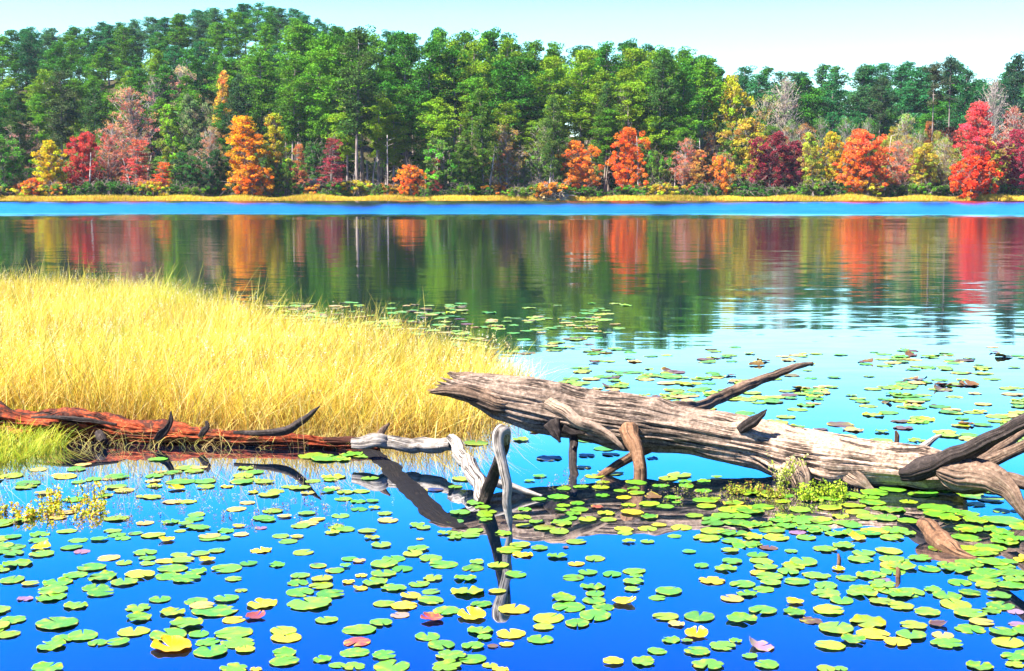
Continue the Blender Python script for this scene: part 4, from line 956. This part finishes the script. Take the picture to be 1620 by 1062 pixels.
D = """705,560,160,d;905,545,100,d;1035,538,110,d;1255,560,80,d;555,460,120,g;910,465,110,g;1000,508,140,g;315,480,150,g;240,670,120,l;205,712,90,g;20,733,90,y;95,728,100,d;310,800,120,g;350,820,100,g;230,850,130,g;375,845,120,l;360,865,100,l;365,890,90,g;203,900,110,g;785,722,90,g;875,710,95,g;980,715,110,l;990,688,90,l;1000,632,90,l;1050,640,110,g;945,655,120,l;890,608,90,o;655,655,90,g;600,680,70,g;650,778,90,g;755,768,130,g;990,760,90,g;1105,768,85,y;1170,690,120,g;1155,720,90,g;1085,735,80,g;1170,745,110,g;1300,708,100,g;1440,710,110,g;1340,668,120,l;1400,650,150,l;1430,685,90,g;1530,683,90,g;1600,660,70,g;1365,770,100,g;1590,780,80,l;1385,795,60,g;1325,815,100,g;1240,805,120,l;1130,810,95,l;1150,850,130,y;1240,875,120,g;1010,855,110,l;1020,888,100,g;910,888,110,l;865,835,110,g;855,800,90,g;780,812,90,l;830,858,110,g;765,838,80,g;800,880,120,g;575,832,90,g;560,875,120,l;640,900,100,g;570,920,95,l;770,908,140,g;680,932,120,g;760,950,120,g;460,960,110,g;1105,937,110,l;1110,960,95,g;1230,935,120,g;1290,915,90,y;1410,930,130,l;1375,975,85,g;1480,868,100,l;1570,885,120,g;1580,950,150,l;1590,980,90,g;310,945,100,g;280,970,130,g;145,960,90,g;200,965,110,g;35,930,90,g;200,985,90,g;15,990,50,y;850,1005,120,g;1130,1005,90,g;1230,1005,90,g;1260,765,110,bc;960,820,80,r"""
E = """1040,630,170,l;1190,628,130,g;970,655,130,g;1165,655,130,l;740,608,90,g;920,612,60,g;720,650,160,g;600,665,160,g;410,680,120,l;510,675,130,g;690,670,120,g;710,697,130,g;620,710,120,g;800,730,150,g;1000,722,170,g;1020,752,170,g;1155,750,90,g;1190,705,100,g;1310,735,90,g;1380,735,60,g;640,740,120,g;510,720,120,g;370,730,110,g;340,775,140,g;470,775,110,l;590,790,120,g;690,765,120,g;770,768,130,g;560,760,100,g;190,797,140,g;140,735,160,g;190,715,130,g;60,700,120,g;120,650,150,l;90,760,110,g;60,790,110,g;240,825,130,g;150,857,120,l;130,883,130,l;20,830,60,g;290,690,90,l;720,828,140,y;870,840,100,g;800,860,130,g;740,885,140,g;570,890,140,g;640,862,110,yc;400,860,110,g;370,880,80,g;360,835,90,p;460,815,120,g;540,840,130,g;620,805,100,g;300,760,100,g;440,830,100,g;1320,780,200,g;1260,820,150,g;1210,880,140,g;1390,862,90,g;1180,815,100,p;1400,810,120,g"""
Fc = """50,415,110,g;280,418,110,y;110,462,110,l;120,448,120,g;500,418,130,g;400,430,80,g;675,343,100,g;800,380,110,g;730,400,110,g;830,395,90,l;660,415,90,g;770,440,130,g;875,437,110,g;655,437,80,o;660,458,90,l;755,470,80,yc;880,462,90,l;970,460,70,y;1050,382,80,l;1085,400,90,g;1040,415,100,l;1030,440,120,g;1080,432,80,l;1080,485,60,y;1150,495,110,l;1180,480,80,l;1230,460,70,g;1280,465,110,g;800,525,90,l;610,502,70,g;530,478,90,o;500,597,110,l;450,500,80,g;840,580,90,g;830,600,90,g;730,612,90,g;795,620,90,g;860,638,90,g;1010,557,90,o;1215,588,70,o;1355,600,75,y;1310,575,80,g;1455,585,90,g;1535,558,85,g;1530,525,80,g;1590,522,70,g;1600,552,60,l;1545,480,90,l;1425,420,120,l;1580,425,90,g;1285,628,100,g;1435,632,95,l;1420,657,80,l;1115,637,60,p;965,650,90,g;1020,630,60,y;1030,665,80,o;950,680,80,g;770,650,60,l;170,665,100,g;55,675,80,g;165,692,100,g;500,668,90,g;525,682,80,g;425,685,90,g;335,690,90,g;655,668,110,l;710,690,80,yc;580,660,70,g;1200,672,80,g;1270,675,70,y;1230,695,90,g;1570,650,90,g;1590,680,80,g;1340,330,150,l;1400,340,160,g;1500,325,120,g;1460,345,100,l;1550,330,90,g"""
def P_(s):
    return [(float(a), float(b), float(c), d) for a, b, c, d in (q.strip().split(',') for q in s.split(';'))]
addp(P_(A), 0, 860, 3); addp(P_(B), 540, 860, 3); addp(P_(Cc_), 1080, 860, 3)
addp(P_(D), 660, 560, 3.375, 0, 858); addp(P_(E), 1140, 560, 2.95, 0, 858)
addp([q for q in P_(Fc)], 0, 600, 2.7, 0, 858)
# fill the parts of the water that were not traced, then the water beyond the trunk
rr_ = np.random.default_rng(77)
def rand_pads(x0, x1, y0, y1, n, smin, smax, keys, cl=0.5):
    cx = [(rr_.uniform(x0, x1), rr_.uniform(y0, y1)) for _ in range(max(3, n // 9))]
    for _ in range(n):
        if rr_.random() < cl:
            c = cx[rr_.integers(0, len(cx))]; x = c[0] + rr_.normal() * (x1 - x0) * 0.05; y = c[1] + rr_.normal() * (y1 - y0) * 0.06
        else: x, y = rr_.uniform(x0, x1), rr_.uniform(y0, y1)
        if not (x0 <= x <= x1 and y0 <= y <= y1): continue
        d = rr_.uniform(smin, smax); Y = on(x, y).y
        pads.append((x, y, d * F_PX / (Y * 1.0), keys[rr_.integers(0, len(keys))]))
far = ['g', 'l', 'o', 'l', 'g', 'l', 'o', 'g', 'l', 'g', 'l', 'b', 'g', 'bc', 'g', 'l']
rand_pads(840, 1640, 548, 700, 330, 0.13, 0.24, far, 0.6)
rand_pads(880, 1300, 560, 650, 70, 0.13, 0.24, far, 0.5)
rand_pads(1290, 1640, 600, 700, 50, 0.14, 0.24, far, 0.5)
rand_pads(400, 740, 478, 530, 230, 0.12, 0.26, ['l', 'g', 'g', 'o', 'b'], 0.4)
rand_pads(720, 980, 500, 560, 120, 0.12, 0.24, ['l', 'g', 'g', 'o', 'b'], 0.7)
rand_pads(740, 1000, 480, 520, 24, 0.14, 0.30, ['l', 'g'], 0.4)
rand_pads(-60, 0, 740, 1062, 24, 0.14, 0.2, ['g', 'g', 'l', 'y'], 0.3)
rand_pads(1620, 1680, 780, 1062, 26, 0.14, 0.2, ['g', 'g', 'l', 'y'], 0.3)
rand_pads(0, 660, 735, 855, 46, 0.10, 0.16, ['g', 'l', 'g', 'o'], 0.3)
rand_pads(1090, 1620, 775, 870, 60, 0.13, 0.19, ['g', 'g', 'l', 'g'], 0.3)
rand_pads(1340, 1620, 860, 960, 18, 0.14, 0.19, ['g', 'g', 'l'], 0.3)
PC = dict(g=(0.13, 0.46, 0.03), l=(0.34, 0.58, 0.02), y=(0.72, 0.62, 0.02), o=(0.62, 0.45, 0.12), p=(0.38, 0.22, 0.32), r=(0.40, 0.08, 0.07), b=(0.20, 0.10, 0.05), d=(0.01, 0.06, 0.20), Y=(0.82, 0.58, 0.01))  # d: shade and sky reflection put into the blue of shaded pads
WORD = dict(g='green', l='yellow green', y='yellow', o='brownish yellow', p='faded purple', r='dark red', b='brown', d='shade tinted blue', Y='bright yellow')
pl = []
for i, (px, py, w_, ck) in enumerate(pads):
    if MARSH and py < 700 and inside(np.array([on(px, py).x]), np.array([on(px, py).y]), MARSH)[0] and py > 560: continue
    p = on(px, py); dist = p.y
    rad = w_ * dist / F_PX / 2 * 0.89
    curl = ck.endswith('c') or ck == 'Y'; k0 = ck[0]
    c = np.array(PC[k0]) * (0.7 + 0.5 * rr_.random()) * (1 + rr_.normal(size=3) * 0.07)
    if k0 == 'g': c = c * (1 - 0.35 * (m := rr_.random() ** 2)) + np.array(PC['l']) * 0.35 * m
    g = 8 if k0 == 'Y' else CURL[rr_.integers(0, 3)] if curl else FLAT[rr_.integers(0, len(FLAT))]
    z = 0.003 + 0.006 * rr_.random() if not k0 == 'p' else 0.003
    pl.append(dict(px=px, py=py, x=p.x, y=p.y, r=rad, c=np.clip(c, 0.005, 0.9), k=k0, curl=curl, g=g, z=z, rz=rr_.random() * 6.283, area=w_ * w_ * (py - HORIZON), tx=rr_.normal() * 0.02, ty=rr_.normal() * 0.02))
pl.sort(key=lambda q: -q['area'])
PAD_OBJ = []
for q in pl[:300]:
    if not (-20 < q['px'] < 1640 and q['py'] < 1075): continue
    o = link('curled_lily_pad' if q['curl'] else 'lily_pad', PADM[q['g']])
    o.location = (q['x'], q['y'], q['z']); o.scale = (q['r'],) * 3; o.rotation_euler = (q['tx'], q['ty'], q['rz'])
    o.color = (*q['c'], 1)
    o['category'] = 'lily pad'
    PAD_OBJ.append((o, q))
Vs, Fs_, Us, Cs, off = [], [], [], [], 0
rest = pl[300:] 
GV = [(np.array(v), f, np.array(u)) for v, f, u in GEO]
for q in rest:
    v, f, u = GV[q['g']]; v = v * q['r']; ca, sa = math.cos(q['rz']), math.sin(q['rz'])
    V = np.stack([v[:, 0] * ca - v[:, 1] * sa + q['x'], v[:, 0] * sa + v[:, 1] * ca + q['y'], v[:, 2] + q['z'] + v[:, 0] * q['ty'] + v[:, 1] * q['tx']], -1)
    Vs.append(V); Us.append(u); Cs.append(np.repeat(q['c'][None], len(v), 0)); Fs_ += [tuple(i + off for i in t) for t in f]; off += len(v)
o = link('floating_lily_pads', mesh('floating_lily_pads_mesh', np.concatenate(Vs), Fs_, M_PAD, col=np.concatenate(Cs), uv=np.concatenate(Us)))
o.color = (1, 1, 1, 1)
tag(o, 'scattered small lily pads carpeting the water beyond the trunk and between the larger pads', 'lily pads', kind='stuff')
print('pads', len(pl))
# ---- labels of the pads: zone, colour, then the extremes of each set
def zone_pad(px, py):
    col = 'at the far left' if px < 270 else 'left of the middle' if px < 540 else 'below the grey branch' if px < 830 else 'right of the middle' if px < 1110 else 'on the right' if px < 1380 else 'at the far right'
    row = 'near the bottom edge' if py > 985 else 'in the lower water' if py > 920 else 'in the middle foreground' if py > 860 else 'just before the fallen wood' if py > 735 else 'beside or beyond the trunk'
    return col, row
def label_sets(items, sets_key, base, extremes, grp):
    S_ = {}
    for it in items: S_.setdefault(sets_key(it), []).append(it)
    for kx, L in S_.items():
        b = base(kx)
        if len(L) == 1: L[0][0]['label'] = b; continue
        left = list(L)
        for word, f in extremes:
            if not left: break
            if len(left) == 1 and word in ('leftmost', 'rightmost'): pass
            best = max(L, key=f)
            if best in left: best[0]['label'] = word + ' ' + b; left.remove(best)
        for it in left:
            it[0]['label'] = 'ordinary ' + b if len(left) > 1 else 'remaining ' + b
            if len(left) > 1: it[0]['group'] = grp(kx)
def pkey(it):
    q = it[1]; c, r = zone_pad(q['px'], q['py']); return (q['k'], q['curl'], c, r)
label_sets(PAD_OBJ, pkey, lambda k: ('curled ' if k[1] else 'round ') + WORD[k[0]] + ' lily pad ' + k[2] + ' ' + k[3],
           [('largest', lambda t: t[1]['area']), ('leftmost', lambda t: -t[1]['px']), ('rightmost', lambda t: t[1]['px']), ('nearest', lambda t: t[1]['py']), ('farthest', lambda t: -t[1]['py'])],
           lambda k: WORD[k[0]] + ' pads ' + k[2] + ' ' + k[3])

# ------------------------------------------------------------------ water plants
def plant(name, label, spots, n, hmin, hmax, spread, cols, leaf, seed, cat='water plant', kind=None):
    r = np.random.default_rng(seed); Vs, Fs2, Cs, off = [], [], [], 0; st = []
    for sx, sy in spots:
        g = on(sx, sy)
        for i in range(n):
            x = g.x + r.normal() * spread; y = g.y + r.normal() * spread * 0.8; h = r.uniform(hmin, hmax)
            lx, ly = r.normal(size=2) * 0.35 * h
            st.append(tube([(x, y, -0.02), (x + lx * .4, y + ly * .4, h * .55), (x + lx, y + ly, h)], [.0022, .002, .001], 4, 0.05))
            m = int(9 + h * 160); t = r.random(m)
            c = np.stack([x + lx * t * t, y + ly * t * t, h * t], -1) + r.normal(size=(m, 3)) * 0.010
            c[:, 2] = np.abs(c[:, 2]) + 0.003
            V, Fq = leaf_quads(c, leaf, r, 0.6, 0.6)
            Vs.append(V); Fs2.append(Fq + off); off += len(V)
            k = np.array(cols)[r.integers(0, len(cols), m)] * (0.7 + 0.6 * r.random((m, 1)))
            Cs.append(np.repeat(k, 4, 0))
    v, f, u = merge(st)
    sm = mesh(name + '_stems', v, f, M_DARKWOOD, uv=u); lm = mesh(name + '_leaves', np.concatenate(Vs), np.concatenate(Fs2), M_GRASS, col=np.concatenate(Cs), smooth=False)
    if kind:
        o = link(name, lm); tag(o, label, cat, kind=kind); return
    g = on(*spots[0]); t = thing(name, label, cat, (g.x, g.y, 0))
    a = link('stems', sm, t); b = link('leaves', lm, t)
    bpy.context.view_layer.update()
    for o in (a, b): o.matrix_parent_inverse = t.matrix_world.inverted()
YG = [(0.85, 0.66, 0.02), (0.60, 0.68, 0.03), (0.80, 0.42, 0.05), (0.42, 0.52, 0.03)]
plant('water_plant', 'taller yellow water plant clump, the left of two in the weed patch', [(85, 800), (78, 815), (90, 790), (70, 808)], 7, 0.02, 0.10, 0.05, YG, 0.011, 1)
plant('water_plant', 'leafy yellow clump of water plant right of the other one at the left edge', [(140, 800), (148, 785), (135, 815), (155, 812)], 8, 0.02, 0.11, 0.05, YG, 0.011, 2)
plant('water_plant', 'low yellow water plant touching the left edge of the picture', [(12, 812), (30, 822), (50, 818)], 7, 0.02, 0.07, 0.03, YG, 0.013, 3)
plant('water_plant', 'tall thin leafy water plant growing before the flared root stump of the trunk', [(1238, 775), (1232, 782)], 7, 0.08, 0.26, 0.03, [(0.5, 0.55, 0.05), (0.35, 0.45, 0.03), (0.6, 0.6, 0.2)], 0.010, 4)
plant('water_plant', 'bushy green water plant between the two flared root stumps', [(1290, 785), (1310, 782), (1325, 788), (1275, 790)], 12, 0.03, 0.12, 0.04, [(0.42, 0.62, 0.03), (0.6, 0.7, 0.05), (0.25, 0.38, 0.02)], 0.010, 5)
plant('water_plant', 'small dark green and brown water plant left of the flared root stumps', [(1190, 778), (1160, 780), (1205, 785), (1220, 790)], 10, 0.02, 0.08, 0.045, [(0.35, 0.42, 0.03), (0.3, 0.15, 0.04), (0.45, 0.5, 0.05)], 0.010, 6)
sp_ = [(float(rr_.uniform(0, 560)), float(rr_.uniform(745, 835))) for _ in range(120)] + [(float(rr_.uniform(1020, 1380)), float(rr_.uniform(775, 800))) for _ in range(50)] + [(float(rr_.uniform(850, 960)), float(rr_.uniform(745, 775))) for _ in range(10)]
plant('water_weed', 'tiny sprigs of water weed poking up between the pads', sp_, 2, 0.005, 0.035, 0.03, [(0.35, 0.22, 0.16), (0.45, 0.40, 0.08), (0.25, 0.16, 0.2), (0.4, 0.45, 0.05)], 0.006, 7, 'weed', 'stuff')

# ------------------------------------------------------------------ things on the far bank
def far_at(px, Y, dz=0): x = xat(px, Y); return Vector((x, Y * KY, float(ground_z(x, Y)) + dz))
c0 = far_at(876, 191.2)
t = thing('uprooted_stump', 'pale mound of earth, roots and brush at the waterline below the bright green pine', 'uprooted stump', tuple(c0))
r = np.random.default_rng(4); V, Fs2 = [], []
nu, nv = 28, 10
for j in range(nv + 1):
    for i in range(nu):
        a = 6.283 * i / nu; q = j / nv
        rad = (1 - q) ** 0.8 * (3.6 + 0.8 * mn.noise(Vector((math.cos(a) * 2, math.sin(a) * 2, q * 4))))
        V.append((rad * math.cos(a) * 1.1, rad * math.sin(a) * 0.45, -0.3 + 2.5 * q ** 1.1 + 0.35 * mn.noise(Vector((math.cos(a) * 3, math.sin(a) * 3, q * 6)))))
for j in range(nv):
    for i in range(nu): Fs2.append((j * nu + i, j * nu + (i + 1) % nu, (j + 1) * nu + (i + 1) % nu, (j + 1) * nu + i))
kk = N('pale_brush_earth'); gg = kk.n('ShaderNodeNewGeometry'); nz = kk.noise(gg.outputs['Position'], 3.0, 6, 0.7)
M_BRUSH = kk.bsdf(kk.ramp(nz.outputs[0], [(0.32, (0.16, 0.16, 0.03)), (0.5, (0.45, 0.37, 0.22)), (0.68, (0.62, 0.50, 0.38))]), 0.95, 0.1, kk.bump(nz.outputs[0], 0.9, 0.3))
link('earth_mound', mesh('earth_mound_mesh', V, Fs2, M_BRUSH), t)
prt = []
for i in range(44):
    a = r.random() * 6.28; b = r.random(); p0 = Vector((math.cos(a) * 2.6 * b, -1.0 + math.sin(a) * .8, 0.4 + 1.4 * (1 - b)))
    prt.append(tube([p0, p0 + Vector((r.normal() * .9, -.3 * r.random(), .3 * r.normal())), p0 + Vector((r.normal() * 1.8, -.4, r.normal() * .6 - .3))], [.09, .06, .02], 5, .5))
v, f, u = merge(prt); link('brush', mesh('brush_mesh', v, f, M_PALEBARK, uv=u), t)
prt = []
for k_, (x1, z1) in enumerate([(-3.4, 0.1), (-2.6, -.1), (-1.8, 0.0), (0.6, 0.0), (1.2, .1)]):
    prt.append(tube([(-1.2, -1.0, 1.8), ((-1.2 + x1) / 2, -1.6, 1.5), (x1, -1.9, z1)], [.17, .14, .10], 7, .4, .2, .2, seed=k_))
v, f, u = merge(prt); link('root', mesh('mound_roots', v, f, M_DARKWOOD, uv=u), t)
def boxv(x0, x1, y0, y1, z0, z1):
    V = [(x0, y0, z0), (x1, y0, z0), (x1, y1, z0), (x0, y1, z0), (x0, y0, z1), (x1, y0, z1), (x1, y1, z1), (x0, y1, z1)]
    return V, [(0, 3, 2, 1), (4, 5, 6, 7), (0, 1, 5, 4), (1, 2, 6, 5), (2, 3, 7, 6), (3, 0, 4, 7)], [(0, 0)] * 8
def flatm(name, col, rough=0.8):
    k = N(name); g = k.n('ShaderNodeNewGeometry'); nz = k.noise(g.outputs['Position'], 2.5, 4)
    return k.bsdf(k.mix(nz.outputs[0], tuple(c * 0.8 for c in col), tuple(min(1, c * 1.1) for c in col)), rough, 0.2)
def hut(px, Y, wd, h, wallc, roofc, label, name='cabin'):
    p = far_at(px, Y, -0.2); t = thing(name, label, name, tuple(p))
    bm = lambda n_, g_, m_, par=t: link(n_, mesh(n_ + '_mesh', g_[0], g_[1], m_, uv=g_[2]), par)
    W = wd / 2; m1 = flatm('painted_wall', wallc); m2 = flatm('roof_sheet', roofc); m3 = flatm('dark_opening', (0.03, 0.04, 0.06), 0.2)
    bm('wall', boxv(-W, W, 0, wd * .8, 0, h), m1)
    rv = [(-W - .3, -.3, h), (W + .3, -.3, h), (W + .3, wd * .8 + .3, h), (-W - .3, wd * .8 + .3, h), (-W - .3, wd * .4, h + 1.1), (W + .3, wd * .4, h + 1.1)]
    link('roof', mesh('roof_mesh', rv, [(0, 1, 5, 4), (3, 4, 5, 2), (0, 4, 3), (1, 2, 5), (0, 3, 2, 1)], m2), t)
    bm('door', boxv(-W * .75, -W * .3, -.05, .03, .1, h * .8), m3); bm('window', boxv(W * .05, W * .7, -.05, .03, h * .45, h * .8), m3)
hut(488, 203, 3.6, 2.6, (0.30, 0.36, 0.46), (0.14, 0.18, 0.28), 'small blue grey cabin dimly seen between trunks behind the thin rusty tree')
hut(846, 199, 3.0, 2.2, (0.75, 0.74, 0.72), (0.7, 0.7, 0.72), 'small white hut half hidden among pale trunks above the root mound', 'hut')
p0 = far_at(1106, 192.0, 0.6); p1 = far_at(1134, 193.5, 2.3)
v, f, u = tube([p0, (p0 + p1) / 2 + Vector((0, 0, .1)), p1], [.16, .13, .07], 8, .4, .2, .2)
tag(link('fallen_pole', mesh('fallen_pole_mesh', v, f, M_PALEBARK, uv=u)), 'pale dead pole leaning low over the bank right of the salmon red tree', 'log')

# ------------------------------------------------------------------ air
hz = N('haze_air'); 
vp = hz.n('ShaderNodeVolumePrincipled'); vp.inputs['Color'].default_value = (0.72, 0.86, 1.0, 1); vp.inputs['Density'].default_value = 0.00006; vp.inputs['Anisotropy'].default_value = 0.0
hz.l(vp.outputs[0], hz.out.inputs['Volume'])
v, f, u = boxv(-3100, 3100, -640, 5600, -2.4, 95)
tag(link('haze', mesh('haze_mesh', v, f, hz.m)), 'thin bluish haze over the far hill', 'haze', kind='stuff')

# ------------------------------------------------------------------ labels of the many trees
COLS = [(-999, 150, 'at the left end'), (150, 320, 'behind the rose red tree'), (320, 470, 'behind the large golden tree'), (470, 620, 'at the left side of the tall stand'), (620, 760, 'behind the lone small orange tree'), (760, 900, 'behind the root mound'), (900, 1040, 'behind the two big orange trees'), (1040, 1120, 'behind the salmon red tree'), (1120, 1230, 'behind the mustard tree'), (1230, 1330, 'behind the dark maroon trees'), (1330, 1440, 'behind the coral orange tree'), (1440, 9999, 'behind the crimson pink tree')]
def colname(px):
    for a, b, s in COLS:
        if a <= px < b: return s
def rowname(q):
    Y, k_ = q['Y'], q['key']
    if k_ == 'crest': return 'hazy pine on the hill crest'
    if k_ == 'hill': return 'upper slope pine' if Y > 303 else 'middle slope pine' if Y > 267 else 'lower slope pine' if Y > 237 else 'foot of the hill pine'
    if k_ == 'mid': return 'rear pine of the tall stand' if Y > 251 else 'inner pine of the tall stand' if Y > 215 else 'second rank pine of the tall stand'
    if k_ == 'front': return 'front rank pine with pale bare trunk'
    return 'rear blue green pine' if Y > 262 else 'blue green pine' if Y > 239 else 'nearer blue green pine'
EX = [('tallest', lambda t: t[1]['h']), ('leftmost', lambda t: -t[1]['px']), ('rightmost', lambda t: t[1]['px']), ('shortest', lambda t: -t[1]['h']), ('nearest', lambda t: -t[1]['Y'])]
label_sets(PINE_OBJ, lambda t: (rowname(t[1]), colname(t[1]['px'])), lambda k: k[0] + ' ' + k[1], EX, lambda k: k[0] + 's ' + k[1])
label_sets(MIX_OBJ, lambda t: (t[1]['key'], 'taller' if t[1]['h'] > 10 else 'low', colname(t[1]['px'])), lambda k: k[1] + ' ' + k[0] + ' broadleaf tree ' + k[2], EX, lambda k: k[0] + ' ' + k[1] + ' trees ' + k[2])
fr = lambda s: s.replace('behind', 'near the foot of')
label_sets(SHRUB_OBJ, lambda t: (t[1]['key'], colname(t[1]['px'])), lambda k: ('orange or yellow' if k[0] == 'warm' else 'green') + ' shrub ' + fr(k[1]), EX, lambda k: k[0] + ' shrubs ' + fr(k[1]))
label_sets(UNDER_OBJ, lambda t: (colname(t[1]['px']),), lambda k: 'dim low understory tree among the trunks ' + k[0], EX, lambda k: 'understory trees ' + k[0])
label_sets(TRUNK_OBJ, lambda t: (colname(t[1]['px']),), lambda k: 'slim pale bare trunk ' + fr(k[0]), EX, lambda k: 'pale trunks ' + fr(k[0]))
for o in C.objects:
    if 'label' in o.keys() and len(o['label'].split()) > 16: print('LONG', o.name, o['label'])
